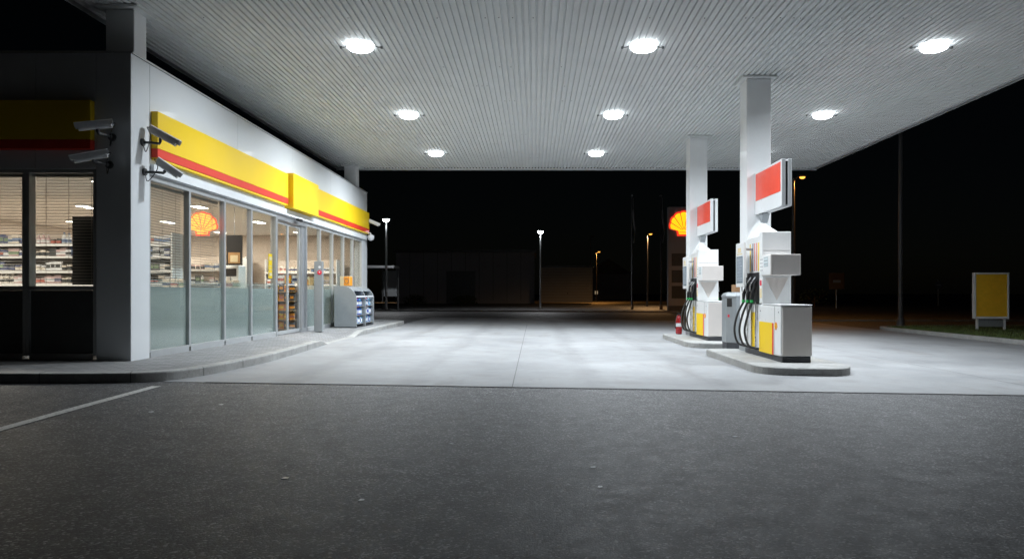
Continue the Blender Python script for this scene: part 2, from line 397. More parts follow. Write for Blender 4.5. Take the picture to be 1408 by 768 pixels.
# verge at the right, with its kerb and grass
vp=catmull([(12.6,12,0),(12.6,18,0),(12.5,24,0),(12.55,26.3,0),(13.0,27.0,0),(13.9,27.35,0),(17,27.6,0),(40,28.5,0)],8)
mb=MB(); rows=[]; vin=[]
for i,p in enumerate(vp):
    t=(vp[min(i+1,len(vp)-1)]-vp[max(i-1,0)]).normalized(); d=Vector((t.y,-t.x,0))
    prof=[(0,-.03),(0,.10),(.01,.115),(.03,.12),(.16,.12),(.16,-.03)]
    rows.append([(p.x+d.x*u,p.y+d.y*u,g(p.x,p.y)+w_) for u,w_ in prof]); vin.append(p+d*.16)
vs=[v for r in rows for v in r]
mb.add(vs,[(i*6+j,i*6+j+1,(i+1)*6+j+1,(i+1)*6+j) for i in range(len(rows)-1) for j in range(5)])
struct(mb.build('kerb',M['kerb']))
mb=MB(); vs=[]
for p in vin:
    tx=40; 
    vs+= [(p.x,p.y,g(p.x,p.y)+.105),(max(p.x,tx),min(p.y,27.5) if p.y<27 else 24,g(20,p.y)+.16)]
n=len(vin); mb.add(vs,[(2*i,2*i+1,2*i+3,2*i+2) for i in range(n-1)])
struct(mb.build('verge',M['soil']))
mb=MB(); rg=random.Random(3)
for i in range(26000):
    x=12.72+(rg.random()**1.6)*11; y=rg.uniform(15,27.3)
    if y>26.2 and x<13.8: continue
    z=g(x,y)+.10; h=rg.uniform(.03,.10); a=rg.uniform(0,6.28); w=.008; lx=rg.uniform(-.05,.05); ly=rg.uniform(-.05,.05)
    mb.add([(x-w*math.cos(a),y-w*math.sin(a),z),(x+w*math.cos(a),y+w*math.sin(a),z),(x+lx,y+ly,z+h)],[(0,1,2)])
struct(mb.build('grass',M['grass']),'stuff')

# ---------------------------------------------------------------- canopy
CX0,CX1,CY0,CY1,CZ=-6.35,9.06,9.8,23.5,EYE+4.0
can=thing('canopy','wide white forecourt canopy with ribbed metal ceiling carried on square columns','canopy',(0,16,0))
def lp(mbx): # local: subtract the thing's origin
    mbx.v=[(a,b-16,c) for a,b,c in mbx.v]; return mbx
mb=MB(); pts=[]; x=CX0
while x<CX1-.01:
    pts+= [(x,0),(x+.060,0),(x+.066,.032),(x+.094,.032)]; x+=.10
pts.append((min(x,CX1),0)); n=len(pts)
vs=[(px,CY0,CZ+pzz) for px,pzz in pts]+[(px,CY1,CZ+pzz) for px,pzz in pts]
mb.add(vs,[(i,n+i,n+i+1,i+1) for i in range(n-1)])
lp(mb).build('ribbed_ceiling',M['deck'],can)
mb=MB(); mb.box(CX0,CX1,CY0,CY1,CZ+.06,CZ+.62); lp(mb).build('roof_slab',M['deck'],can)
mb=MB()
for a in ((CX0-.05,CX1+.05,CY1,CY1+.04),(CX0-.05,CX1+.05,CY0-.04,CY0)): mb.box(*a,CZ-.05,CZ+.72)
for a in ((CX0-.05,CX0,CY0,CY1),(CX1,CX1+.05,CY0,CY1)): mb.box(*a,CZ-.02,CZ+.72)
lp(mb).build('fascia',M['panel'],can)
mb=MB(); mb.box(CX0+.1,CX1-.1,CY1-.06,CY1-.02,CZ+.002,CZ+.05); lp(mb).build('groove_shade',M['black'],can)  # black strip imitating the shade in the rib grooves along the far edge
# angle trim under the far and side edges
mb=MB(); mb.box(CX1-.09,CX1,CY0,CY1-.1,CZ-.035,CZ-.003); mb.box(CX0,CX0+.09,CY0,CY1-.1,CZ-.035,CZ-.003)
mb.box(CX0+.091,CX1-.091,CY1-.012,CY1-.001,CZ-.05,CZ-.03); lp(mb).build('edge_trim',M['alu'],can)
mb=MB()
for y in (10.6,12.9,14.1,15.2,17.3,18.4,19.6,21.6):
    xx=CX0+.030
    while xx<CX1:
        if random.random()<.14: mb.lathe([(.008,-.008),(.010,0.004)],(xx,y+random.uniform(-.01,.01),CZ),6)
        xx+=.10
struct(lp(mb).build('ceiling_screws',M['gdark'],can),'stuff')
def column(x0,x1,y0,y1,zb,basecol=True):
    mb=MB(); mb.box(x0,x1,y0,y1,zb,CZ-.04)
    c=lp(mb).build('column',M['column'],can,.012)
    mb=MB(); mb.box(x0-.09,x1+.09,y0-.09,y1+.09,CZ-.038,CZ-.004); lp(mb).build('cap_plate',M['deck'],c)
    if basecol:
        mb=MB(); mb.box(x0-.012,x1+.012,y0-.012,y1+.012,zb,zb+.16); lp(mb).build('base_sleeve',M['greybin'],c)
column(3.93,4.38,13.47,13.92,.055)
column(3.97,4.42,18.60,19.05,.055)
column(-6.0,-5.60,10.17,10.50,4.32,False)
column(-5.98,-5.60,22.85,23.2,4.32,False)
# canopy lights
li=0
cols=[(-2.82,'left'),(1.76,'middle'),(6.46,'right')]; rws=[(11.76,'front'),(16.3,'second'),(20.8,'rear')]
def canopy_light():
    t=thing('canopy_light','x','canopy light',group='downlights set in the ribbed canopy ceiling')
    mb=MB(); mb.lathe([(.20,.0),(.20,.03)],n=24); mb.build('housing',M['alu'],t)
    mb=MB(); mb.lathe([(.06,-.105),(.13,-.098),(.18,-.080),(.207,-.055),(.216,-.002)],n=28); mb.build('lens',M['lens'],t)
    for s in (-1,1):
        mb=MB(); mb.tube([(s*.23,.05,-.012),(s*.29,.07,-.018),(s*.33,.08,-.012)],.008,6); mb.box(s*.33-.016,s*.33+.016,.06,.10,-.035,-.004); mb.build('bracket',M['gdark'],t)
    return t
cl0=canopy_light()
for cx,cn in cols:
    for ry,rn in rws:
        t=cl0 if li==0 else copy_tree(cl0); li+=1
        t.location=(cx,ry,CZ); t['label']=f'round white canopy downlight, {cn} column of lights, {rn} row from the camera'
        ld=bpy.data.lights.new('downlight','AREA'); ld.shape='DISK'; ld.size=.22; ld.energy={'left':100,'middle':88,'right':104}[cn]; ld.spread=R(142); ld.color=(.87,.94,1.0)
        lo=bpy.data.objects.new('downlight',ld); C.objects.link(lo); lo.parent=t; lo.location=(0,0,-.135); lo.rotation_euler=(0,R({'left':12,'middle':-6,'right':-9}[cn]),0)

# ---------------------------------------------------------------- shop building
FX=-5.55; BY0=10.0; BY1=24.1; WX=-13.6; RZ=4.44; FZ=.2; WT=2.85
shop=thing('shop_building','white single storey shop with yellow and red band and lit glass front','building',(FX,BY0,FZ))
def sp_(mbx):
    mbx.v=[(a-FX,b-BY0,c-FZ) for a,b,c in mbx.v]; return mbx
def S(name,mat,bev=0,*boxes,parent=shop,label=None):
    mb=MB()
    for bx in boxes: mb.box(*bx)
    return sp_(mb).build(name,mat,parent,bev,label=label)
S('corner_pier',M['panel'],.008,(-6.03,FX,BY0,10.49,FZ-.01,RZ))
S('front_wall',M['panel'],.006,(WX,-8.5,BY0,BY0+.2,WT,RZ),(-8.494,-6.87,BY0,BY0+.2,WT,RZ),(-6.864,-6.036,BY0,BY0+.2,WT,RZ))
segs=[10.496,13.6,16.7,19.8,22.2,BY1]
S('side_wall',M['panel'],.006,*[(FX-.2,FX,segs[i]+(.003 if i else 0),segs[i+1]-.003,WT,RZ) for i in range(5)])
S('end_pier',M['panel'],.006,(FX-.25,FX,23.42,BY1,FZ-.01,WT-.003))
S('rear_wall',M['wallin'],0,(WX,FX-.26,BY1-.15,BY1,FZ,RZ-.02),(WX-.15,WX,BY0,BY1,FZ,RZ))
S('roof',M['gdark'],0,(WX,FX-.21,BY0+.21,BY1-.16,4.2,4.32))
S('parapet_cap',M['alu'],0,(FX-.23,FX+.02,BY0+.01,BY1+.02,RZ+.001,RZ+.025),(WX,FX-.232,BY0-.02,BY0+.23,RZ+.001,RZ+.025))
S('shop_floor',M['floorin'],0,(WX,FX-.12,BY0+.1,BY1-.15,FZ-.05,FZ+.012))
S('shop_ceiling',M['ceilin'],0,(WX,FX-.21,BY0+.21,BY1-.16,3.02,3.08))
# sign band: side
S('yellow_band',M['yellow'],.006,(FX+.003,FX+.10,10.52,16.10,3.235,3.77),(FX+.003,FX+.10,18.02,23.98,3.235,3.77))
S('red_stripe',M['red'],.004,(FX+.003,FX+.10,10.52,16.10,3.105,3.232),(FX+.003,FX+.10,18.02,23.98,3.105,3.232))
S('band_trim',M['yellow'],0,(FX+.003,FX+.09,10.53,16.09,3.07,3.102),(FX+.003,FX+.09,18.03,23.97,3.07,3.102))
S('door_sign_box',M['yellow'],.01,(FX+.003,FX+.21,16.13,17.99,3.02,3.80))
S('yellow_band',M['yellow'],.006,(WX,-6.045,BY0-.10,BY0-.003,3.235,3.77))
S('red_stripe',M['red'],.004,(WX,-6.045,BY0-.10,BY0-.003,3.105,3.232))
S('window_head',M['panel'],.004,(FX+.003,FX+.055,10.5,23.9,2.865,3.0))
# windows
FR=1.24
def blind(parent,axis,fixed,a0,a1,z0,z1,dz=.0045):
    mb=MB(); z=z1-.03; n=0
    while z>z0:
        if axis=='y': # slat runs along y at x=fixed
            mb.add([(fixed-.011,a0,z-dz),(fixed-.011,a1,z-dz),(fixed+.011,a1,z+dz),(fixed+.011,a0,z+dz),(fixed-.011,a0,z-dz+.003),(fixed-.011,a1,z-dz+.003),(fixed+.011,a1,z+dz+.003),(fixed+.011,a0,z+dz+.003)],[(0,1,2,3),(7,6,5,4),(0,3,7,4),(1,5,6,2),(3,2,6,7),(0,4,5,1)])
        else:
            mb.add([(a0,fixed-.011,z-dz),(a1,fixed-.011,z-dz),(a1,fixed+.011,z+dz),(a0,fixed+.011,z+dz),(a0,fixed-.011,z-dz+.003),(a1,fixed-.011,z-dz+.003),(a1,fixed+.011,z+dz+.003),(a0,fixed+.011,z+dz+.003)],[(0,1,2,3),(7,6,5,4),(0,3,7,4),(1,5,6,2),(3,2,6,7),(0,4,5,1)])
        z-=.042
    for f in (.15,.5,.85):
        a=a0+(a1-a0)*f
        if axis=='y': mb.box(fixed-.002,fixed+.002,a-.0025,a+.0025,z0,z1)
        else: mb.box(a-.0025,a+.0025,fixed-.002,fixed+.002,z0,z1)
    if axis=='y': mb.box(fixed-.02,fixed+.02,a0,a1,z1-.02,z1+.02)
    else: mb.box(a0,a1,fixed-.02,fixed+.02,z1-.02,z1+.02)
    sp_(mb).build('blind',M['slat'],parent)
def side_window(y0,y1,bl=False,frost=True):
    x0,x1=FX-.10,FX-.005
    w=S('window',M['frame'],.004,(x0,x1,y0,y0+.03,FZ+.08,WT-.003),(x0,x1,y1-.03,y1,FZ+.08,WT-.003),(x0,x1,y0+.03,y1-.03,WT-.075,WT-.003),(x0,x1,y0+.03,y1-.03,FZ+.0,FZ+.11))
    S('pane',M['glass'],0,(FX-.055,FX-.045,y0+.031,y1-.031,FZ+.111,WT-.076),parent=w)
    if frost:
        S('frosted_film',M['frost'],0,(FX-.063,FX-.059,y0+.032,y1-.032,FZ+.112,FR),parent=w)
        S('pattern_strip',M['strip'],0,(FX-.063,FX-.059,y0+.032,y1-.032,FR+.012,FR+.10),parent=w)
    if bl: blind(w,'y',FX-.14,y0+.03,y1-.03,FR+.02,WT-.10,.0045 if y0<11 else .0012)
    return w
wins=[(10.495,11.73,1),(11.732,13.06,1),(13.062,14.30,0),(14.302,15.66,0)]
for a,b_,c_ in wins: side_window(a,b_,c_)
for a,b_ in ((17.75,18.9),(18.902,20.05),(20.052,21.2),(21.202,22.3),(22.302,23.41)): side_window(a,b_)
# front windows
xr=-6.04; k=0
while k<6:
    xl=xr-.97; 
    w=S('window',M['frame'],.004,(xl,xl+.045,BY0+.02,BY0+.16,FZ+.08,WT-.003),(xr-.045,xr-.002,BY0+.02,BY0+.16,FZ+.08,WT-.003),(xl+.045,xr-.045,BY0+.02,BY0+.16,WT-.05,WT-.003),(xl+.045,xr-.045,BY0+.02,BY0+.16,FZ,FZ+.11),(xl+.045,xr-.045,BY0+.02,BY0+.16,FR-.06,FR))
    S('pane',M['glass'],0,(xl+.046,xr-.046,BY0+.07,BY0+.08,FR+.001,WT-.051),parent=w)
    S('lower_panel',M['gdark'],0,(xl+.046,xr-.046,BY0+.06,BY0+.09,FZ+.111,FR-.061),parent=w)
    blind(w,'x',BY0+.19,xl+.03,xr-.03,FR+.02,WT-.06)
    xr=xl-.002; k+=1
# sliding door
door=S('door',M['alu'],.004,(FX-.14,FX-.005,15.665,15.74,FZ,WT-.003),(FX-.14,FX-.005,17.42,17.745,FZ,FZ+.10),(FX-.16,FX-.005,17.68,17.747,FZ+.102,WT-.003),(FX-.14,FX-.005,15.742,17.678,2.74,WT-.003),(FX-.14,FX-.03,17.42,17.47,FZ+.102,2.738))
S('side_panel',M['alu'],.004,(FX-.11,FX-.05,17.472,17.678,FZ+.102,2.738),parent=door)
for y0,y1 in ((15.76,16.58),(16.585,17.41)):
    lf=S('door_leaf',M['frame'],.003,(FX-.11,FX-.07,y0,y0+.035,FZ+.02,2.73),(FX-.11,FX-.07,y1-.035,y1,FZ+.02,2.73),(FX-.11,FX-.07,y0+.035,y1-.035,2.67,2.73),(FX-.11,FX-.07,y0+.035,y1-.035,FZ+.02,FZ+.10),parent=door)
    S('door_pane',M['glass'],0,(FX-.095,FX-.085,y0+.036,y1-.036,FZ+.101,2.669),parent=lf)
S('door_sensor',M['black'],.01,(FX+.056,FX+.12,16.75,17.05,2.80,2.86),parent=door)
# ceiling lamps inside the shop
n=0
for x in (-7.2,-9.6,-12.0):
    for y in (12.2,15.6,19.0,22.2):
        t=thing('shop_light',f'{"near" if y<13 else "second" if y<16 else "third" if y<20 else "far"} rectangular light on the shop ceiling, {"closest to the glass front" if x>-8 else "middle strip" if x>-10 else "deepest in the shop"}','ceiling light',(x,y,3.02),group='lights on the shop ceiling')
        mb=MB(); mb.box(-.11,.11,-.26,.26,-.04,-.003); mb.build('housing',M['white'],t)
        mb=MB(); mb.box(-.09,.09,-.24,.24,-.05,-.041); mb.build('diffuser',M['shoplens'],t)
        ld=bpy.data.lights.new('shop_lamp','AREA'); ld.shape='RECTANGLE'; ld.size=.28; ld.size_y=.6; ld.energy=60; ld.color=(1.0,.86,.72)
        lo=bpy.data.objects.new('shop_lamp',ld); C.objects.link(lo); lo.parent=t; lo.location=(0,0,-.06)

# ---------------------------------------------------------------- shop interior
FL=FZ+.013
M['p_navy']=paint('dull_navy_pack',(.10,.12,.22),.5); M['p_blue']=paint('dull_blue_pack',(.18,.26,.42),.5); M['p_red']=paint('dull_red_pack',(.46,.16,.13),.5); M['p_green']=paint('dull_green_pack',(.24,.34,.22),.5); M['p_pink']=paint('dull_pink_pack',(.58,.42,.42),.5)
colsP={'white':'wpl','ivory':'warmw','navy':'p_navy','blue':'p_blue','orange':'orange','yellow':'yellow','pink':'p_pink','green':'p_green','dark':'gdark','red':'p_red'}
protos={}
def product(kind,col,band):
    key=(kind,col,band)
    if key in protos: return protos[key]
    mb=MB()
    if kind=='carton':
        mb.box(-.06,.06,-.04,.04,0,.17,0); mb.box(-.061,.061,-.041,.041,.05,.11,1)
    elif kind=='bottle':
        mb.lathe([(.038,0),(.042,.01),(.042,.13),(.03,.16),(.014,.185),(.014,.20)],n=10); mb.lathe([(.016,.20),(.016,.225)],n=8,m=1); mb.lathe([(.0435,.04),(.0435,.10)],n=10,m=1)
    elif kind=='tin':
        mb.lathe([(.05,0),(.05,.12)],n=12); mb.lathe([(.051,.02),(.051,.085)],n=12,m=1)
    else: # packet
        mb.prism([(-.07,0),(.07,0),(.075,.02),(.06,.10),(.075,.19),(-.075,.19),(-.06,.10),(-.075,.02)],'y',-.025,.025); mb.box(-.045,.045,-.028,.028,.06,.13,1)
    me=mb.build('tmp',[M[colsP[col]],M[colsP[band]]]); d=me.data; bpy.data.objects.remove(me); protos[key]=d; return d
nprod=0
def put(kind,col,band,loc,where,rz=0,sc_=1):
    global nprod
    o=bpy.data.objects.new('shop_'+kind,product(kind,col,band)); C.objects.link(o); o.location=loc; o.rotation_euler=(0,0,rz); o.scale=(sc_,)*3
    ttl=f'{col} {kind} with {band} label {where}'
    tag(o,ttl,'grocery',f'{col} {kind}s with {band} labels {where}'); nprod+=1
def shelf(name,label,x0,x1,yb,depth,zs,top,where,dens=1.0,face=-1):
    # facing -y; yb = back plane y, origin at base centre
    cx=(x0+x1)/2; t=thing(name,label,'shelf',(cx,yb,FL))
    mb=MB(); mb.box(x0-cx,x1-cx,-.03,0,0,top-FL); mb.build('back_panel',M['wallin'],t)
    for xx in (x0-cx,x1-cx-.03):
        mb=MB(); mb.box(xx,xx+.03,-depth,-.031,0,top-FL); mb.build('upright',M['white'],t)
    for i,z in enumerate(zs):
        mb=MB(); mb.box(x0-cx+.031,x1-cx-.031,-depth,-.031,z-FL-.03,z-FL); mb.box(x0-cx+.031,x1-cx-.031,-depth-.012,-depth-.001,z-FL-.045,z-FL+.005); mb.build('shelf_board',M['white'],t)
    tn=['lowest','second','third','fourth','fifth','top'] if len(zs)>5 else ['lowest','second','third','top']
    for i,z in enumerate(zs):
        if yb<15 and z<1.1: continue
        x=x0+.12; run=0
        while x<x1-.12:
            if run<=0:
                kind=random.choice(['carton','carton','bottle','tin','packet']); col=random.choice(['white','ivory','white','ivory','white','ivory','white','navy','pink','dark','blue']); band=random.choice(['navy','white','red','ivory','dark','white','ivory','green','blue'])
                if band==col: band='dark'
                run=random.randint(1,3)
            if random.random()<dens:
                put(kind,col,band,(x,yb-depth+.09+random.uniform(-.02,.02),z),f'on the {tn[i]} tier of {where}',random.uniform(-.1,.1),random.uniform(.82,1.08))
            x+=.10 if yb<15 else .125; run-=1
    return t
shelf('grocery_shelf','long pale grocery shelf of packets facing the front windows',-10.6,-6.95,14.4,.45,[.62,1.0,1.32,1.57,1.84,2.08],2.30,'the shelf facing front windows')
shelf('grocery_shelf','tall wall shelf of groceries on the rear wall of the shop',-12.6,-9.2,23.6,.45,[.6,1.0,1.4,1.8],2.3,'the rear wall shelf',.9)
shelf('grocery_shelf','mid-shop grocery shelf behind the coffee counter',-9.4,-7.6,19.3,.42,[.6,1.0,1.4,1.75],2.05,'the shelf behind coffee counter',.9)
shelf('grocery_shelf','short grocery shelf on the rear wall nearest the glass front',-8.6,-6.3,23.6,.42,[.6,1.0,1.4,1.8],2.2,'the short rear shelf near glass',.9)
# counter, coffee machine, poster, snack stand
t=thing('checkout_counter','dark fronted serving counter with pale top inside the glass front','counter',(-6.9,17.2,FL))
mb=MB(); mb.box(-.5,.5,-1.2,.9,0,.98); mb.build('counter_body',M['gdark'],t,.01); mb=MB(); mb.box(-.54,.54,-1.24,.94,.981,1.02); mb.build('counter_top',M['cream'],t,.006)
t=thing('coffee_machine','white coffee machine standing on the serving counter','coffee machine',(-6.75,16.3,FL+1.02))
mb=MB(); mb.box(-.2,.2,-.2,.2,0,.52); mb.build('machine_body',M['white'],t,.02); mb=MB(); mb.box(-.15,.15,-.206,-.2,.28,.45); mb.build('screen',M['black'],t); mb=MB(); mb.box(-.03,.03,-.26,-.2,.18,.26); mb.build('spout',M['silver'],t)
mb=MB(); mb.box(-.16,.16,-.28,-.201,0,.04); mb.build('drip_tray',M['black'],t)
t=thing('menu_board','dark menu board with small orange picture hung above the counter','menu board',(-6.6,16.0,1.75))
mb=MB(); mb.box(-.17,.17,-.02,.02,0,.66); mb.build('board',M['black'],t); mb=MB(); mb.box(-.13,.13,-.026,-.021,.04,.28); mb.build('picture',M['wood'],t); mb=MB(); mb.box(-.08,.08,-.030,-.027,.07,.22); mb.build('photo',M['cream'],t)
mb=MB(); mb.box(-.006,.006,-.006,.006,.66,1.265); mb.build('hanger',M['silver'],t)
for i,(x,y,l) in enumerate([(-7.15,13.2,'nearest the first window'),(-6.75,14.6,'beside the menu board')]):
    t=thing('cafe_table',f'small pale cafe table with turned leg {l}','table',(x+.6,y,FL),group='cafe tables inside the glass front')
    mb=MB(); mb.lathe([(.3,.98),(.3,1.01)],n=20); mb.build('table_top',M['cream'],t); mb=MB(); mb.tube([(0,0,.02),(0,0,.98)],.03,10); mb.build('leg',M['silver'],t); mb=MB(); mb.lathe([(.2,0),(.18,.02)],n=16); mb.build('base',M['gdark'],t)
    for k_ in range(3): put('carton','ivory' ,('navy','red','green')[k_],(x+.45+.15*k_,y+.05,FL+1.011),f'on the cafe table {l}')
t=thing('snack_stand','wooden snack stand stacked with orange packs just inside the sliding door','display stand',(-6.0,17.35,FL))
mb=MB(); mb.box(-.33,.33,.18,.2,0,1.0); mb.build('back_panel',M['wood'],t)
for xx in (-.33,.31): mb=MB(); mb.box(xx,xx+.02,.12,.179,0,1.0); mb.build('post',M['wood'],t)
for i,z in enumerate((.06,.28,.50,.72,.94)):
    mb=MB(); mb.box(-.309,.309,-.2,.179,z,z+.02); mb.build('shelf_board',M['wood'],t)
    for j in range(5):
        c=random.choice([('orange','yellow'),('orange','red'),('yellow','orange'),('dark','orange')]); kind=random.choice(['packet','carton'])
        put(kind,c[0],c[1],(-6.0-.25+.125*j,17.35-.1,FL+z+.021),f'on the {["lowest","second","third","fourth","top"][i]} board of the wooden snack stand',0,.85)
for j in range(4):
    put('carton',['red','white','orange','white'][j],['white','red','yellow','navy'][j],(-6.25+.17*j,17.45,FL+1.16),'piled above the wooden snack stand',.1*j,1.1)
# yellow cards inside the right hand windows
for i,(y,l) in enumerate([(18.55,'left'),(19.25,'right')]):
    mb=MB(); mb.box(-.10,.10,-.16,.16,0,.34,0); mb.box(.1005,.104,-.10,.10,.06,.28,1)
    o=mb.build('display_carton',[M['cream'],M['orange']],loc=(FX-.35,y,FL+1.0)); tag(o,f'cream display carton with orange panel on the ledge behind the bollard, {l} one of two','carton','cream cartons on the window ledge')
t=thing('window_ledge','pale low ledge running inside the right hand windows','ledge',(FX-.36,20.5,FL)); mb=MB(); mb.box(-.16,.16,-2.6,2.6,.96,.999); mb.build('ledge_board',M['cream'],t)
for yy in (-2.4,0,2.4): mb=MB(); mb.box(-.14,.14,yy-.02,yy+.02,0,.959); mb.build('bracket_leg',M['white'],t)
# back of a poster in the front window
mb=MB(); mb.box(-.24,.24,-.01,.01,0,.96); o=mb.build('poster_panel',M['gdark'],loc=(-6.30,BY0+.30,FR+.02)); tag(o,'dark poster panel standing inside the front window beside the corner pier','poster')
t=thing('window_notice','yellow notice fixed to the glass just left of the sliding door','notice',(FX-.06,15.42,1.45))
mb=MB(); mb.box(0,.012,-.10,.10,0,.52); mb.build('notice_board',M['yellow'],t,.004); mb=MB(); mb.box(.0125,.0145,-.07,.07,.05,.12); mb.box(.0125,.0145,-.07,.07,.38,.46); mb.box(.0125,.0145,-.07,.07,.18,.20); mb.box(.0125,.0145,-.07,.07,.25,.27); mb.build('print',M['cream'],t)

# scallop emblem
def scallop(n=7,grow=0.0):
    O=(0,-.62); pts=[(-.36-grow,-.86-grow),(.36+grow,-.86-grow),(.42+grow,-.60)]
    A0,A1=R(10),R(170); steps=n*6
    for i in range(steps+1):
        a=A0+(A1-A0)*i/steps; base=.98+.44*math.sin(a)**1.4
        lob=abs(math.sin(math.pi*n*(a-A0)/(A1-A0)))
        r=base*(.945+.055*lob**.7)+grow
        pts.append((O[0]+r*math.cos(a),O[1]+r*math.sin(a)))
    pts.append((-.42-grow,-.60)); return pts
def ribs(n=7,w=.028):
    O=(0,-.72); out=[]
    A0,A1=R(10),R(170)
    for k in range(1,n):
        a=A0+(A1-A0)*k/n; r1=(.98+.44*math.sin(a)**1.4)*.95
        e=(math.cos(a),math.sin(a)); p=(-e[1],e[0]); O2=(0,-.62)
        a0=(O2[0]+e[0]*.14,O2[1]+e[1]*.14); a1=(O2[0]+e[0]*r1,O2[1]+e[1]*r1)
        out.append([(a0[0]-p[0]*w*.5,a0[1]-p[1]*w*.5),(a1[0]-p[0]*w,a1[1]-p[1]*w),(a1[0]+p[0]*w,a1[1]+p[1]*w),(a0[0]+p[0]*w*.5,a0[1]+p[1]*w*.5)])
    return out
def scallop_parts(parent,s,axis,mats,t=.04,sign=-1,origin=(0,0,0),flip=1,th=1.0):
    """axis 'y': faces sign*y ; 'x': faces sign*x."""
    mb=MB()
    def lay(poly,a,b,m):
        pl=[(u*s*flip,w*s) for u,w in poly]
        if flip<0: pl=pl[::-1]
        mb.prism(pl,axis,min(a,b),max(a,b),m)
    lay(scallop(grow=.13),0,sign*t,0); e=mb.build('emblem_edge',mats[0],parent,loc=origin)
    mb=MB(); lay(scallop(),sign*(t+.001*th),sign*(t+.011*th),0); mb.build('emblem_face',mats[1],parent,loc=origin)
    mb=MB(); [lay(r_,sign*(t+.012*th),sign*(t+.018*th),0) for r_ in ribs(w=.032)]
    lay([(-.36,-.74),(.36,-.74),(.36,-.69),(-.36,-.69)],sign*(t+.012*th),sign*(t+.018*th),0)
    mb.build('emblem_ribs',mats[2],parent,loc=origin)
t=thing('emblem_sign','lit orange scallop shell emblem hung inside the second shop window','sign',(-5.86,12.85,1.15+1.22),rz=R(14))
scallop_parts(t,.225,'y',[M['sgp'],M['sgo'],M['sgp']],.03,-1)
mb=MB()
for xx in (-.12,.12): mb.box(xx-.003,xx+.003,-.015,-.011,.18,.645)
mb.build('hanger',M['silver'],t)

# ---------------------------------------------------------------- security cameras
def cctv(name,label,plate,wall,body_rear,body_front,mat,low=False):
    """plate: wall point; wall: outward normal; body axis rear->front"""
    P=Vector(plate); nrm=Vector(wall); t=thing(name,label,'security camera',plate,group='security cameras on the shop walls')
    rear=Vector(body_rear)-P; fr=Vector(body_front)-P
    ax=(fr-rear); ln=ax.length; X=ax.normalized(); Y=Vector((0,0,1)).cross(X).normalized(); Z=X.cross(Y)
    Mx=Matrix((X,Y,Z)).transposed().to_4x4(); Mx.translation=rear
    mb=MB(); mb.prism([(-.035,-.05),(.035,-.05),(.045,-.03),(.045,.03),(.03,.045),(-.03,.045),(-.045,.03),(-.045,-.03)],'x',.0,ln*.92); mb.xf(Mx).build('camera_body',mat,t,.006)
    mb=MB(); mb.prism([(-.062,-.012),(-.058,.045),(-.035,.062),(.035,.062),(.058,.045),(.062,-.012),(.057,-.012),(.053,.04),(.033,.055),(-.033,.055),(-.053,.04),(-.057,-.012)],'x',-.02,ln); mb.xf(Mx).build('sun_hood',mat,t)
    mb=MB(); mb.box(ln*.92,ln*.925,-.032,.032,-.04,.035); mb.xf(Mx).build('lens_window',M['black'],t)
    mid=rear+X*ln*.40-Z*.05
    q=Vector((0,0,1)).cross(nrm)
    mb=MB(); mb.tube([nrm*.004,nrm*.03],[.055,.05],12); mb.build('wall_plate',M['gdark'],t)
    el=nrm*max(.1,mid.dot(nrm))+Vector((0,0,0)); kn=Vector((mid.x,mid.y,0))*.95
    mb=MB(); mb.tube([nrm*.03,nrm*.10+kn*.15,kn,Vector((mid.x,mid.y,mid.z*.5)),mid],[.018,.018,.02,.024,.022],8); mb.build('arm',M['gdark'],t)
    mb=MB(); c=catmull([tuple(nrm*.02-Vector((0,0,.03))),tuple(nrm*.06-Vector((0,0,.13))),tuple(rear-Vector((0,0,.10))),tuple(rear-X*.05),tuple(rear)],6); mb.tube(c,.006,6); mb.build('cable',M['black'],t)
    return t
cctv('security_camera','silver security camera, upper of two on the lit pier side',(FX,10.28,3.27),(1,0,0),(-5.46,10.34,3.47),(-5.10,10.44,3.27),M['taupe'])
cctv('security_camera','white security camera, lower of two on the lit pier side',(FX,10.33,2.86),(1,0,0),(-5.38,10.38,3.02),(-5.11,10.50,2.82),M['white'])
cctv('security_camera','silver security camera, upper of two on the dark front pier',(-5.80,BY0,3.28),(0,-1,0),(-5.70,9.80,3.42),(-6.08,9.62,3.33),M['wpl'])
cctv('security_camera','dim security camera, lower of two on the dark front pier',(-5.84,BY0,2.90),(0,-1,0),(-5.76,9.80,3.02),(-6.14,9.62,2.90),M['wpl'])
cctv('security_camera','small white security camera on the far end corner of the shop',(FX,23.9,3.42),(1,0,0),(-5.42,23.9,3.50),(-5.10,23.95,3.36),M['white'])
t=thing('dome_camera','round white dome camera on a bracket below the far end camera','dome camera',(FX,23.85,2.98))
mb=MB(); mb.tube([(.004,0,.1),(.16,0,.12),(.18,0,.10),(.18,0,.05)],.02,8); mb.build('arm',M['white'],t); mb=MB(); mb.lathe([(.03,-.13),(.085,-.10),(.11,-.03),(.11,.03),(.06,.06)],(.18,0,0),16); mb.build('dome',M['wpl'],t)
# cable conduit at far end
# ---------------------------------------------------------------- pavement furniture
bx,by=-5.22,17.6; t=thing('door_post','slim grey post with round red sticker on the pavement beside the door','post',(bx,by,pz(bx,by)))
mb=MB(); mb.box(-.10,.10,-.06,.06,0,1.70); mb.build('post_body',M['greybin'],t,.01)
mb=MB(); mb.tube([(.035,-.061,1.43),(.035,-.068,1.43)],.055,16); mb.build('red_sticker',M['stick'],t); mb=MB(); mb.tube([(.035,-.0605,1.56),(.035,-.066,1.56)],.03,14); mb.build('white_sticker',M['wpl'],t)
mb=MB(); mb.tube([(.035,-.0685,1.44),(.035,-.071,1.44)],.018,10); mb.build('sticker_mark',M['wpl'],t)
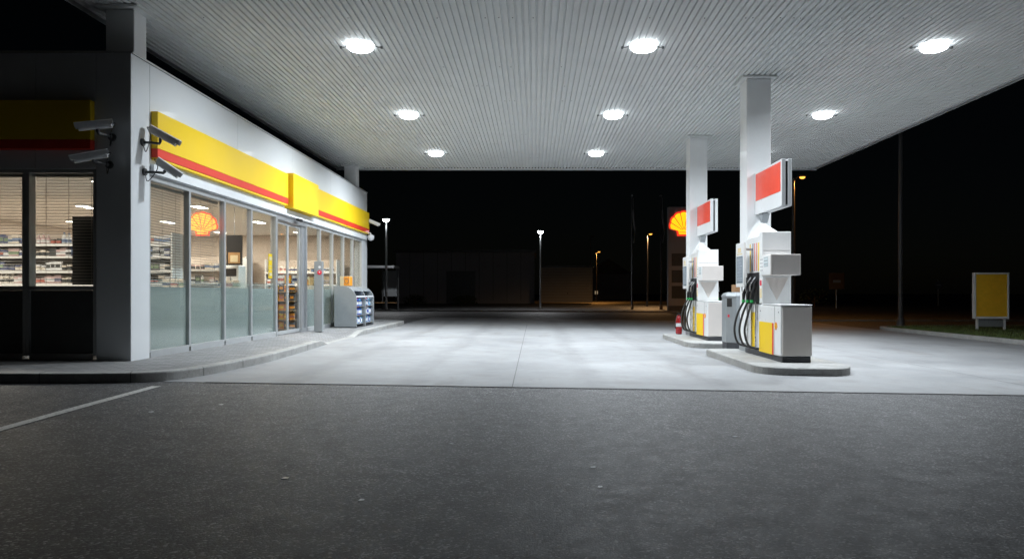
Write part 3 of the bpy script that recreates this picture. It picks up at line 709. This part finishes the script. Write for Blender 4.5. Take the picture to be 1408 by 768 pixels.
# washer fluid display
ux0,ux1,uy0,uy1=-5.40,-4.80,19.6,21.75; cu=((ux0+ux1)/2,(uy0+uy1)/2); uz=pz(*cu)
t=thing('bottle_display','grey curved twin display bin of screenwash bottles on the pavement','display bin',(cu[0],cu[1],uz))
prof=[(-.30,.02),(.30,.02),(.30,.66)]+[(.30-.38+.38*math.cos(a),.76+.37*math.sin(a)) for a in [R(d) for d in (0,18,36,54,72,90)]]+[(-.30,1.13)]
W=uy1-uy0
for yy in (-W/2,-.03,W/2-.05):
    mb=MB(); mb.prism(prof,'y',yy,yy+.05); mb.build('side_panel',M['greybin'],t,.006)
for a,b_ in ((-W/2+.051,-.031),(.021,W/2-.051)):
    mb=MB(); mb.box(-.30,-.28,a,b_,.02,1.12); mb.build('back_panel',M['greybin'],t)
    cs=[(.30-.38+.37*math.cos(q),.76+.36*math.sin(q)) for q in [R(d) for d in (40,55,72,90)]]
    poly=[(.30-.38+.355*math.cos(q),.76+.345*math.sin(q)) for q in [R(d) for d in (40,55,72,90)]]
    outer_=cs+[(-.28,1.12)]; inner_=[(-.28,1.105)]+poly[::-1]
    mb=MB(); mb.prism(outer_+inner_,'y',a,b_); mb.build('hood',M['greybin'],t)
    mb=MB(); mb.box(.26,.29,a,b_,.82,.86); mb.build('price_rail',M['wpl'],t)
    for z in (.10,.34,.58):
        mb=MB(); mb.box(-.279,.26,a,b_,z-.02,z); mb.build('shelf_board',M['alu'],t)
mb=MB(); mb.box(-.28,.29,-W/2+.051,W/2-.051,.0,.018); mb.build('base',M['plinth'],t)
bm={}
def jug(col,cap):
    if (col,cap) in bm: return bm[(col,cap)]
    mb=MB(); mb.box(-.07,.07,-.06,.06,0,.15); mb.prism([(-.07,.15),(.07,.15),(.03,.19),(-.03,.19)],'y',-.055,.055); mb.lathe([(.025,.19),(.025,.212)],n=10,m=1); mb.box(.0705,.073,-.045,.045,.03,.12,2)
    o=mb.build('tmp',[M[col],M[cap],M['wpl' if col!='wpl' else 'blue']]); d=o.data; bpy.data.objects.remove(o); bm[(col,cap)]=d; return d
nm={'blue':'deep blue','ltblue':'light blue','wpl':'white','navy':'navy'}
for bi,(a,b_) in enumerate(((-W/2+.10,-.10),(.10,W/2-.10))):
    for ti,z in enumerate((.101,.341,.581)):
        y=a
        while y<b_:
            for st in range(1 if ti==1 else 1):
                col=random.choice(['blue','blue','ltblue','wpl','navy']); cap=random.choice(['wpl','red','navy'])
                if cap==col: cap='red'
                o=bpy.data.objects.new('screenwash_bottle',jug(col,cap)); C.objects.link(o); o.location=(cu[0]+.15,cu[1]+y,uz+z); o.rotation_euler=(0,0,random.uniform(-.15,.15))
                w_=f'{nm[col]} screenwash bottle with {nm.get(cap,cap)} cap on the {["lowest","middle","upper"][ti]} shelf of the {["nearer","farther"][bi]} display bay'
                tag(o,w_,'bottle',w_.replace('bottle','bottles'))
            y+=.135
t=thing('promo_carton','yellow carton with orange ring standing on top of the bottle display','carton',(-5.27,20.35,uz+1.132))
mb=MB(); mb.box(-.13,.13,-.16,.16,0,.27); mb.build('carton_body',M['cream'],t,.004); mb=MB(); mb.box(-.02,.128,-.166,-.161,.01,.26); mb.box(.131,.136,-.15,.15,.01,.26); mb.build('orange_face',M['orange'],t)
mb=MB(); mb.tube([(.054+.055*math.cos(R(a)),-.170,.135+.07*math.sin(R(a))) for a in range(0,361,20)],.010,6,cap=False); mb.build('ring',M['brown'],t)

# ---------------------------------------------------------------- pump islands
def island(dx,dy,label):
    x0,x1,y0,y1=3.28+dx,4.82+dx,10.55+dy,14.2+dy
    pts=[]
    def arc(cx,cy,rx,ry,a0,a1,n=8):
        for i in range(n+1):
            a=R(a0+(a1-a0)*i/n); pts.append((cx+rx*math.cos(a),cy+ry*math.sin(a)))
    arc(x1-.55,y0+.75,.55,.75,-90,0); arc(x1-.4,y1-.4,.4,.4,0,90); arc(x0+.35,y1-.35,.35,.35,90,180); arc(x0+.5,y0+.45,.5,.45,180,270)
    ox,oy=(x0+x1)/2,(y0+y1)/2; z0=g(ox,oy)
    n=len(pts); mb=MB(); ins=[]
    for s,zz in ((1,-.03),(1,.105),(.992,.118),(.98,.12)):
        ins.append([(ox+(px-ox)*s-ox,oy+(py-oy)*s-oy,g(px,py)+zz-z0) for px,py in pts])
    vs=[v for r in ins for v in r]
    fs=[(r*n+i,r*n+(i+1)%n,(r+1)*n+(i+1)%n,(r+1)*n+i) for r in range(3) for i in range(n)]+[tuple(range(3*n,4*n))]
    mb.add(vs,fs)
    o=mb.build('pump_island',M['kerb'],loc=(ox,oy,z0)); tag(o,label,'pump island')
island(0,0,'raised concrete pump island with rounded end under the nearer pump')
island(.07,5.13,'raised concrete pump island under the farther pump')
PX0,PX1=3.85,4.34; pcx=(PX0+PX1)/2
def pump():
    t=thing('fuel_pump','x','fuel pump',(pcx,12.4,.056)); ox,oy,oz=pcx,12.4,.056
    def P(name,mat,bev,*bs,parent=t,label=None):
        mb=MB()
        for b in bs: mb.box(b[0]-ox,b[1]-ox,b[2]-oy,b[3]-oy,b[4]-oz,b[5]-oz)
        return mb.build(name,mat,parent,bev,label=label)
    P('plinth',M['plinth'],.004,(PX0+.02,PX1-.02,11.37,13.36,.05,.145))
    cab=P('cabinet',M['pump_white'],.02,(PX0,PX1,11.38,12.46,.146,.945))
    P('front_panel',M['taupe'],.012,(PX0+.025,PX1-.004,11.362,11.3795,.16,.925),parent=cab)
    P('lid',M['pump_white'],.008,(PX0-.006,PX1+.006,11.366,12.30,.946,.962),parent=cab)
    P('lock',M['gdark'],0,(PX0-.004,PX0-.001,11.46,11.485,.83,.85),(PX0-.004,PX0-.001,12.38,12.41,.83,.85),parent=cab)
    for s,xx in ((-1,PX0),(1,PX1)):
        xa,xb=(xx-.004,xx-.001) if s<0 else (xx+.001,xx+.004)
        P('yellow_panel',M['yellow'],0,(xa,xb,11.78,12.455,.15,.66),parent=cab)
        P('red_edge',M['red'],0,(xa,xb,11.71,11.777,.15,.66),parent=cab)
        mb=MB(); em=.055
        scallop_parts(cab,.062,'x',[M['red'],M['yellow'],M['red']],.004,s,(xx-ox,11.60-oy,.62-oz),th=.15)
    up=P('upper_panel',M['pump_white'],.01,(PX0,PX1,12.302,12.455,.963,2.18))
    # V-shaped shadow on the upper panel front, drawn as a grey triangle
    mb=MB(); mb.prism([(PX0+.05-ox,1.40-oz),(pcx-ox,1.02-oz),(PX1-.05-ox,1.40-oz)],'y',12.292-oy,12.3005-oy); mb.build('wedge_shadow',M['taupe'],up)
    hd=P('display_head',M['taupe'],.008,(PX0+.002,PX1-.002,11.85,12.30,1.434,1.775))
    for s,xx in ((-1,PX0),(1,PX1)):
        a=(xx-.003,xx+.001) if s<0 else (xx-.001,xx+.003)
        P('display_face',M['pump_white'],0,(a[0],a[1],11.87,12.44,1.445,1.765),parent=hd)
        b=(xx-.006,xx-.0035) if s<0 else (xx+.0035,xx+.006)
        P('display_screen',M['screen'],0,(*b,11.98,12.20,1.58,1.74),parent=hd)
        c=(xx-.008,xx-.0065) if s<0 else (xx+.0065,xx+.008)
        P('digits',M['digits'],0,(*c,12.0,12.18,1.595,1.725),parent=hd)
        P('keypad',M['keypad'],0,(*b,12.26,12.41,1.50,1.74),parent=hd)
    for s,xx in ((-1,PX0),(1,PX1)):
        e=(xx-.0025,xx-.0005) if s<0 else (xx+.0005,xx+.0025)
        P('panel_seam',M['gdark'],0,(*e,11.655,11.661,.17,.93),parent=cab)
        P('warning_sticker',M['stick'],0,(*e,12.33,12.42,1.27,1.36),parent=up)
        P('notice_sticker',M['cream'],0,(*e,12.32,12.43,1.06,1.22),parent=up)
    P('panel_seam',M['gdark'],0,(PX0+.02,PX1-.02,12.2995,12.3015,1.86,1.864),parent=up)
    # nozzle column with gabled top
    mb=MB(); a0,a1=12.458,13.36
    xa,xb=PX0+.05,PX1-.05
    mb.box(xa-ox,xb-ox,a0-oy,a1-oy,.146-oz,2.12-oz); ap=(4.03-ox,12.9-oy,2.40-oz)
    mb.add([(xa-ox,a0-oy,2.121-oz),(xb-ox,a0-oy,2.121-oz),(xb-ox,a1-oy,2.121-oz),(xa-ox,a1-oy,2.121-oz),ap],[(0,1,4),(1,2,4),(2,3,4),(3,0,4)])
    nc_=mb.build('nozzle_column',M['pump_white'],t,.008)
    for s in (-1,1):
        xf=PX0+.05 if s<0 else PX1-.05
        def xr(d0,d1): return (xf-d1,xf-d0) if s<0 else (xf+d0,xf+d1)
        P('yellow_panel',M['yellow'],0,(*xr(.001,.004),12.80,13.12,.16,.80),parent=nc_)
        P('nozzle_recess',M['black'],0,(*xr(.001,.006),12.50,13.32,.95,1.50),parent=nc_)
        for i,(c,ya) in enumerate((('yellow',12.56),('yellow',12.64),('stripe_r',12.74),('wpl',12.79),('stripe_r',12.86),('ink',12.96),('wpl',13.0),('yellow',13.12))):
            P('grade_stripe',M[c],0,(*xr(.001,.004),ya,ya+.045,1.53,2.02),parent=nc_)
        for i in range(3):
            y=12.66+.25*i-oy; sx=s
            bx=(xf-ox)+sx*.045
            mb=MB()
            mb.tube([(bx+sx*.005,y,1.36-oz),(bx+sx*.03,y,1.22-oz),(bx+sx*.07,y,1.12-oz),(bx+sx*.075,y,1.02-oz)],[.022,.03,.032,.024],10)
            mb.box(bx-.012+sx*.02,bx+.012+sx*.02,y-.02,y+.02,1.20-oz,1.34-oz)
            nz=mb.build('nozzle',M['black'],t,label=None)
            mb=MB(); mb.tube(catmull([(bx+sx*.01,y,1.42-oz),(bx+sx*.05,y,1.36-oz),(bx+sx*.10,y,1.27-oz),(bx+sx*.10,y,1.17-oz)],5),[.012]*16,8); mb.build('nozzle_guard',M['silver'],nz)
            mb=MB(); mb.tube([(bx+sx*.075,y,.975-oz),(bx+sx*.075,y,1.02-oz)],.03,10); mb.build('collar',M['green'],nz)
            mb=MB(); k=.02*i
            mb.tube(catmull([(bx+sx*.075,y,.98-oz),(bx+sx*(.14+k),y+.02,.75-oz),(bx+sx*(.19+k),y+.03,.48-oz),(bx+sx*(.14+k),y,.25-oz),(bx+sx*.05,y-.05,.19-oz),(bx-sx*.03,y-.08,.18-oz)],7),.0195,10)
            mb.build('hose',M['dark'],nz)
            mb=MB(); mb.tube([(bx-sx*.02,y+.09,.17-oz),(bx-sx*.02,y+.09,.98-oz)],.013,8); mb.build('riser_pipe',M['silver'],t)
    # price board on a short bracket
    pb=P('price_board',M['pump_white'],.006,(3.705,3.755,12.90,13.38,1.25,2.04))
    P('board_window',M['smoke'],0,(3.7005,3.7045,12.94,13.33,1.32,1.80),parent=pb)
    P('board_header',M['cream'],0,(3.7005,3.7045,13.05,13.25,1.87,1.95),(3.7005,3.7045,12.98,13.30,1.83,1.85),parent=pb)
    P('board_print',M['boardprint'],0,(3.6985,3.7,12.97,13.30,1.35,1.78),parent=pb)
    P('bracket',M['alu'],0,(3.756,PX0+.049,13.0,13.06,1.9,1.94),(3.756,PX0+.049,13.0,13.06,1.35,1.39),parent=pb)
    return t
p1=pump(); p1['label']='nearer white fuel pump with grey front and black hoses'; p1['group']='fuel pumps in line under the canopy'
p2=copy_tree(p1); p2.location=(pcx+.07,12.4+5.13,.055); p2['label']='farther white fuel pump beside the red fire extinguisher'
def pump_sign():
    t=thing('pump_sign','x','sign',(4.165,13.469,2.5),group='red and white number signs on the canopy columns')
    for s in (-1,1):
        x0,x1=(-.085,-.02) if s<0 else (.02,.085)
        mb=MB(); mb.box(x0,x1,-1.46,-.01,.08,.86); f=mb.build('sign_face',M['white'],t,.008)
        a=(-.089,-.0855) if s<0 else (.0855,.089)
        mb=MB(); mb.box(*a,-1.41,-.06,.33,.82); mb.build('red_panel',M['redpanel'],f)
    mb=MB(); mb.box(-.0195,.0195,-1.43,-.002,.11,.83); mb.build('core_frame',M['gdark'],t)
    mb=MB(); mb.prism([(-.12,.07),(-.42,.07),(-.27,-.09)][::-1],'x',-.06,.06); mb.build('support_wedge',M['greybin'],t)
    return t
s1=pump_sign(); s1['label']='large red and white sign blade on the nearer canopy column'
s2=copy_tree(s1); s2.location=(4.165+.07,18.599,2.5); s2['label']='red and white sign blade on the farther canopy column'
# bin
t=thing('litter_bin','grey metal litter bin with dark slot behind the nearer column','bin',(4.26,14.95,g(4.2,14.95)))
oct_=[(-.36,-.14),(-.20,-.30),(.22,-.30),(.32,-.20),(.32,.24),(.2,.30),(-.26,.30),(-.36,.2)]
mb=MB(); mb.prism([(a*.97,b_*.97) for a,b_ in oct_],'z',0,.20); mb.build('base',M['plinth'],t)
mb=MB(); mb.prism(oct_,'z',.201,1.12); bd=mb.build('bin_body',M['greybin'],t,.012)
mb=MB(); n=len(oct_); rg_=[[(a*s,b_*s,z) for a,b_ in oct_] for s,z in ((1.02,1.121),(1.02,1.15),(.93,1.20),(.7,1.225))]
mb.add([v for r in rg_ for v in r],[(r*n+i,r*n+(i+1)%n,(r+1)*n+(i+1)%n,(r+1)*n+i) for r in range(3) for i in range(n)]+[tuple(range(3*n,4*n)),tuple(range(n-1,-1,-1))]); mb.build('bin_lid',M['greybin'],t)
ch=Matrix.Rotation(R(-45),4,'Z'); c0=Vector((-.28,-.22,0))
mb=MB(); mb.box(-.09,.02,-.006,.02,.93,1.10); mb.xf(Matrix.Translation(c0)@ch).build('slot',M['black'],t)
mb=MB(); mb.box(-.075,-.035,-.005,.01,.72,.77); mb.xf(Matrix.Translation(c0)@ch).build('red_sticker',M['stick'],t)
t=thing('cardboard_box','small brown cardboard box resting on the litter bin lid','box',(4.22,14.98,g(4.2,14.95)+1.226))
mb=MB(); mb.box(-.13,.2,-.12,.12,0,.15); mb.build('box_body',M['brown'],t,.004); mb=MB(); mb.box(-.131,.201,-.03,.03,.1505,.152); mb.build('tape',M['cream'],t)
# extinguisher
t=thing('fire_extinguisher','red fire extinguisher standing beside the farther canopy column','fire extinguisher',(3.79,19.1,.06))
mb=MB(); mb.lathe([(.06,0),(.082,.015),(.085,.05),(.085,.40),(.07,.455),(.03,.48),(.028,.50)],n=20); mb.build('cylinder',M['extred'],t)
mb=MB(); mb.box(-.02,.05,-.02,.02,.50,.53); mb.prism([(-.09,.56),(.03,.535),(.03,.55),(-.09,.575)],'y',-.012,.012); mb.build('valve_handle',M['black'],t)
mb=MB(); mb.tube(catmull([(.03,-.03,.51),(-.06,-.09,.50),(-.10,-.07,.35),(-.10,-.05,.15)],6),.011,8); mb.build('hose',M['black'],t)
mb=MB(); mb.lathe([(.0862,.20),(.0862,.29)],n=20); mb.build('label_wrap',M['wpl'],t)

# ---------------------------------------------------------------- right side: display board, mast, road signs
bz=g(15.3,24.4)+.11; M['board']=paint('amber_board_face',(.92,.52,.03),.5)
t=thing('advert_board','freestanding blank yellow advert board in silver frame on the grass verge','sign board',(15.3,24.4,bz),rz=R(-9))
mb=MB(); mb.box(-.54,.54,-.09,.09,.36,.44); mb.box(-.54,.54,-.09,.09,1.85,1.91); mb.box(-.54,-.48,-.09,.09,.44,1.85); mb.box(.48,.54,-.09,.09,.44,1.85); mb.build('frame',M['white'],t,.012)
mb=MB(); mb.box(-.478,.478,-.075,.075,.442,1.848); mb.build('yellow_face',M['board'],t)
for xx in (-.42,.42):
    mb=MB(); mb.box(xx-.03,xx+.03,-.04,.04,-.02,.359); mb.build('leg',M['white'],t)
mb=MB(); mb.box(-.388,.388,-.02,.02,.10,.34); mb.build('kick_panel',M['greybin'],t)
def mast(x,y,h,r,label,name='mast',cat='mast'):
    z=g(x,y); t=thing(name,label,cat,(x,y,z)); mb=MB(); mb.tube([(0,0,0),(0,0,h*.5),(0,0,h)],[r,r*.85,r*.6],12); mb.build('pole',M['steeldk'],t)
    mb=MB(); mb.lathe([(r*1.6,0),(r*1.6,.25),(r*1.1,.3)],n=12); mb.build('base_collar',M['steeldk'],t); return t
t=mast(15.0,29.8,10.5,.10,'tall plain dark steel mast behind the grass verge')
mb=MB(); mb.lathe([(.06,10.5),(.10,10.55),(.06,10.62)],n=12); mb.build('cap',M['steeldk'],t)
def street_lamp(px,y,top,label,lens,col,power,orange=False,r=.06,group=None,arm=.0):
    x=(px-735)*y/1000; z=g(x,y); h=EYE+(402-top)*y/1000-z
    t=thing('street_lamp',label,'street lamp',(x,y,z),group=group)
    mb=MB(); mb.tube([(0,0,0),(0,0,h*.5),(0,0,h-.02)],[r,r*.85,r*.6],10); mb.build('pole',M['steeldk' if orange else 'alu'],t)
    if orange:
        mb=MB(); mb.tube([(0,0,h-.03),(arm*.6,0,h+.12),(arm,0,h+.14)],[r*.6,.03,.03],8); mb.build('arm',M['steeldk'],t)
        mb=MB(); mb.prism([(arm-.15,.10),(arm+.2,.10),(arm+.24,.14),(arm+.12,.20),(arm-.12,.20)],'y',-.10,.10); mb.xf(Matrix.Translation((0,0,h))).build('lamp_head',M['gdark'],t)
        mb=MB(); mb.lathe([(.05,.01),(.12,.04),(.14,.098)],(arm+.02,0,h),12); mb.build('lamp_lens',lens,t); lx,lz=arm,h-.02
    else:
        mb=MB(); mb.lathe([(.04,-.02),(.05,0)],(0,0,h),12); mb.lathe([(.20,.16),(.27,.17),(.22,.22),(.05,.26)],(0,0,h),16); mb.build('lamp_head',M['gdark'],t)
        mb=MB(); mb.lathe([(.08,.01),(.17,.06),(.19,.155)],(0,0,h),16); mb.build('lamp_lens',lens,t); lx,lz=0,h-.08
    if power:
        ld=bpy.data.lights.new('street_bulb','SPOT'); ld.energy=power; ld.color=col; ld.shadow_soft_size=.12; ld.spot_size=R(165); ld.spot_blend=.6
        lo=bpy.data.objects.new('street_bulb',ld); C.objects.link(lo); lo.parent=t; lo.location=(lx,0,lz)
    return t
street_lamp(531,44,305,'white street lamp just right of the far end of the shop',M['wlens'],(.95,.97,1),620,r=.08)
street_lamp(743,50,321,'white street lamp between the dark warehouse and the shed',M['wlens'],(.95,.97,1),620,r=.08)
street_lamp(890,60,323,'orange street lamp between the two flagpoles',M['olens'],(1,.55,.22),1700,True,.08,arm=.25)
street_lamp(820,88,347,'faint distant orange street lamp right of the shed',M['olens'],(1,.42,.09),1500,True,.07,arm=.3)
street_lamp(1091,36,246,'tall orange street lamp behind the nearer pump sign',M['olens'],(1,.42,.09),500,True,.09,arm=.42)
street_lamp(812,95,326,'unlit thin lamp post above the distant shed corner',M['gdark'],(1,1,1),0,True,.07,arm=.3)
for px,l in ((869,'left'),(909,'right')):
    y=50; x=(px-735)*y/1000; h=EYE+(402-270)*y/1000
    t=mast(x,y,h,.07,f'slender pale flagpole, {l} one of the pair by the pylon sign','flagpole','flagpole'); t['group']='pair of flagpoles'
    mb=MB(); mb.lathe([(.05,h),(.08,h+.05),(.04,h+.12)],n=10); mb.build('finial',M['alu'],t); t.children[0].data.materials[0]=M['wood']
    mb=MB(); mb.tube(catmull([(.09,-.02,h-.1),(.10,-.03,h-1.4),(.2,-.03,h-2.4),(.12,-.02,h-3.2)],5),[.02]*4+[.06]*6+[.03]*6,8); mb.build('furled_flag',M['farwall'],t)
# pylon
y=44; x0=(918-735)*.044; t=thing('pylon_sign','dark pylon sign with lit yellow and red scallop emblem behind the farther column','pylon sign',(x0+1.05,y,0))
mb=MB(); mb.box(-1.05,1.05,-.2,.2,0,.35); mb.build('plinth',M['steeldk'],t)
mb=MB(); mb.box(-1.05,1.05,-.22,.22,.36,6.3); mb.build('pylon_body',M['farwall'],t,.02)
for z in (.8,1.75,2.75): mb=MB(); mb.box(-.85,.85,-.232,-.2215,z,z+.75); mb.build('price_panel',M['gdark'],t)
scallop_parts(t,.80,'y',[M['sgr'],M['sgy'],M['sgr']],.05,-1,(-.12,-.222,5.34))
# road signs far right
for i,(px,y,top,w_,l) in enumerate([(1150,52,375,.55,'square road sign on a post by the distant road, nearer the pumps'),(1290,62,385,.35,'small round road sign on a thin post far behind the advert board')]):
    x=(px-735)*y/1000; h=EYE+(402-top)*y/1000; t=thing('road_sign',l,'road sign',(x,y,0)); mb=MB(); mb.tube([(0,0,0),(0,0,h)],.045,8); mb.build('post',M['alu'],t)
    mb=MB()
    if i==0: mb.box(-w_,w_,-.075,-.05,h-1.15,h)
    else: mb.tube([(0,-.075,h-.4),(0,-.05,h-.4)],w_,20)
    pl=mb.build('sign_plate',M['brown' if i==0 else 'greybin'],t)
    mb=MB(); mb.box(-w_*.5,w_*.5,-.08,-.0755,h-.7 if i==0 else h-.45,h-.5 if i==0 else h-.36); mb.build('sign_mark',M['wpl'],t)
# far buildings
t=thing('warehouse','wide dark windowless warehouse beyond the forecourt','building',(-6.2,76,0))
mb=MB(); mb.box(-8.3,6.2,0,12,0,5.3); mb.build('wall',M['farwall'],t); mb=MB(); mb.box(-8.5,6.4,-.2,12.2,5.301,5.6); mb.build('roof',M['gdark'],t)
mb=MB(); [mb.box(-8.3+1.45*i,-8.26+1.45*i,-.03,-.002,.3,5.3) for i in range(1,10)]; mb.build('cladding_joint',M['gdark'],t)
mb=MB(); mb.box(-3,0,-.05,-.002,0,3.4); mb.build('loading_door',M['gdark'],t)
t=thing('shed','pale boarded shed lit orange beside the dark warehouse','shed',(3.3,74,0))
mb=MB(); mb.box(-2.6,2.6,0,4,.15,3.7); mb.build('wall',M['boards'],t); mb=MB(); mb.box(-2.75,2.75,-.2,4.2,3.701,3.85); mb.build('roof',M['gdark'],t)
mb=MB(); mb.box(-.2,1.0,-.06,-.002,.15,2.2); d=mb.build('door',M['boards'],t); mb=MB(); mb.box(.02,.10,-.10,-.061,1.0,1.14); mb.build('handle',M['gdark'],d)
t=thing('bus_shelter','dim glass shelter behind the left street lamp','shelter',(-10.2,48,0))
mb=MB(); mb.box(-1.1,1.1,-.9,.9,2.75,2.9); mb.build('roof',M['alu'],t)
for xx in (-1.05,0,1.05): mb=MB(); mb.box(xx-.04,xx+.04,.78,.86,0,2.749); mb.build('post',M['gdark'],t)
mb=MB(); mb.box(-1.0,-.045,.81,.83,.3,2.7); mb.box(.045,1.0,.81,.83,.3,2.7); mb.build('pane',M['glass'],t)
mb=MB(); mb.box(-1.0,1.0,.4,.77,.45,.5); mb.build('bench',M['wood'],t); mb=MB(); mb.box(.1,.98,.70,.80,.9,2.6); mb.build('pane_brightener',M['greybin'],t)  # grey panel added to stand in for the lit right half of the pane
# far kerb line and road edge
mb=MB(); mb.box(-30,8,33.9,34.05,-.02,.1) if False else None
def kerbline(x0,x1,y,h=.1):
    mb=MB(); n=30
    vs=[]
    for i in range(n+1):
        x=x0+(x1-x0)*i/n; z=g(x,y); vs+=[(x,y,z-.02),(x,y,z+h),(x,y+.16,z+h),(x,y+.16,z-.02)]
    mb.add(vs,[(i*4+j,(i+1)*4+j,(i+1)*4+j+1,i*4+j+1) for i in range(n) for j in range(3)]); return struct(mb.build('kerb',M['kerb']))
kerbline(-26,8.5,43.0)
kerbline(11,60,33.5,.08)
def line(x0,x1,y0,y1):
    mb=MB(); n=12; vs=[]
    for i in range(n+1):
        x=x0+(x1-x0)*i/n; vs+=[(x,y0,g(x,y0)+.006),(x,y1,g(x,y1)+.006)]
    mb.add(vs,[(2*i,2*i+2,2*i+3,2*i+1) for i in range(n)]); return struct(mb.build('road_marking',M['line']))
line(-6.4,-4.6,40.2,40.35); line(-11,-9,40.2,40.35); line(14,18,44,44.15); line(24,28,44,44.15)
# distant shrubs, individually
def shrub(x,y,w,h,label,seed):
    rg=random.Random(seed); t=thing('shrub',label,'shrub',(x,y,g(x,y)),group='dark shrubs by the distant road'); mb=MB()
    for i in range(420):
        a=rg.uniform(0,6.28); r=w*math.sqrt(rg.random())*(.6+.4*rg.random()); z=h*(.08+.92*rg.random()**.8)*(1-.55*(r/w)**2)
        c=Vector((r*math.cos(a),r*math.sin(a),z)); s=rg.uniform(.06,.13); u=Vector((rg.uniform(-1,1),rg.uniform(-1,1),rg.uniform(-1,1))).normalized(); v=u.orthogonal().normalized()
        mb.add([c-u*s,c+v*s*.5,c+u*s,c-v*s*.5],[(0,1,2,3)])
    mb.build('foliage',M['foliage'],t); mb=MB(); mb.tube([(0,0,0),(.03,0,h*.6)],[.05,.02],6)
    for k_ in range(5): a=k_*1.26; mb.tube([(0,0,h*.15),(w*.5*math.cos(a),w*.5*math.sin(a),h*.6)],[.03,.01],5)
    mb.build('stem',M['brown'],t)
for i,(px,y,w,h,l) in enumerate([(1120,60,1.6,1.6,'dark shrub by the road right of the nearer pump'),(570,70,1.3,1.0,'low shrub at the foot of the warehouse, left end'),(640,71,1.5,.9,'low shrub at the foot of the warehouse, middle')]):
    shrub((px-735)*y/1000,y,w,h,l,i+11)
# tiny far window lights: a distant house
t=thing('house','distant dark house with one tiny lit window right of the shed','house',(12.0,118,0))
mb=MB(); mb.box(-3.5,3.5,0,6,0,4.2); mb.build('wall',M['farwall'],t); mb=MB(); mb.prism([(-3.8,4.2),(3.8,4.2),(0,6.6)],'y',-.3,6.3); mb.build('roof',M['gdark'],t)
M['farwin']=emit('far_lit_window',(1,.75,.45),.22)
for xx,zz in ((-2.2,.9),): mb=MB(); mb.box(xx,xx+.45,-.05,-.002,zz,zz+.5); mb.build('window',M['farwin'],t)

# ---------------------------------------------------------------- world, moonless sky, camera
w=bpy.data.worlds.new('World'); sc.world=w; w.use_nodes=True; nt=w.node_tree
bg=nt.nodes['Background']; sky=nt.nodes.new('ShaderNodeTexSky'); sky.sky_type='NISHITA'; sky.sun_disc=False; sky.sun_elevation=R(20); sky.sun_rotation=R(200)
L(nt,sky.outputs[0],bg.inputs['Color']); bg.inputs['Strength'].default_value=0.00018
sd=bpy.data.lights.new('moon','SUN'); sd.energy=.002; sd.angle=R(.5); so=bpy.data.objects.new('moon',sd); C.objects.link(so); so.rotation_euler=(R(70),0,R(20)); so.location=(0,-5,30)
cd=bpy.data.cameras.new('camera'); co=bpy.data.objects.new('camera',cd); C.objects.link(co)
co.location=(0,0,EYE); co.rotation_euler=(R(90),0,0); cd.sensor_width=36; cd.sensor_fit='HORIZONTAL'; cd.lens=1000/1408*36
cd.shift_x=-31/1408; cd.shift_y=18/1408; cd.clip_start=.05; cd.clip_end=2000; sc.camera=co
vs_=sc.view_settings; sc.display_settings.display_device='sRGB'; vs_.view_transform='Standard'; vs_.look='None'; vs_.exposure=.28; vs_.gamma=1; vs_.use_curve_mapping=False
cy=sc.cycles; cy.use_denoising=True; cy.denoising_prefilter='NONE'; cy.use_adaptive_sampling=False; cy.use_light_tree=True; cy.max_bounces=8; cy.diffuse_bounces=4; cy.glossy_bounces=4; cy.transparent_max_bounces=24; cy.transmission_bounces=6; cy.sample_clamp_indirect=4; cy.caustics_reflective=False; cy.caustics_refractive=False
print('products',nprod,'objects',len(sc.objects))
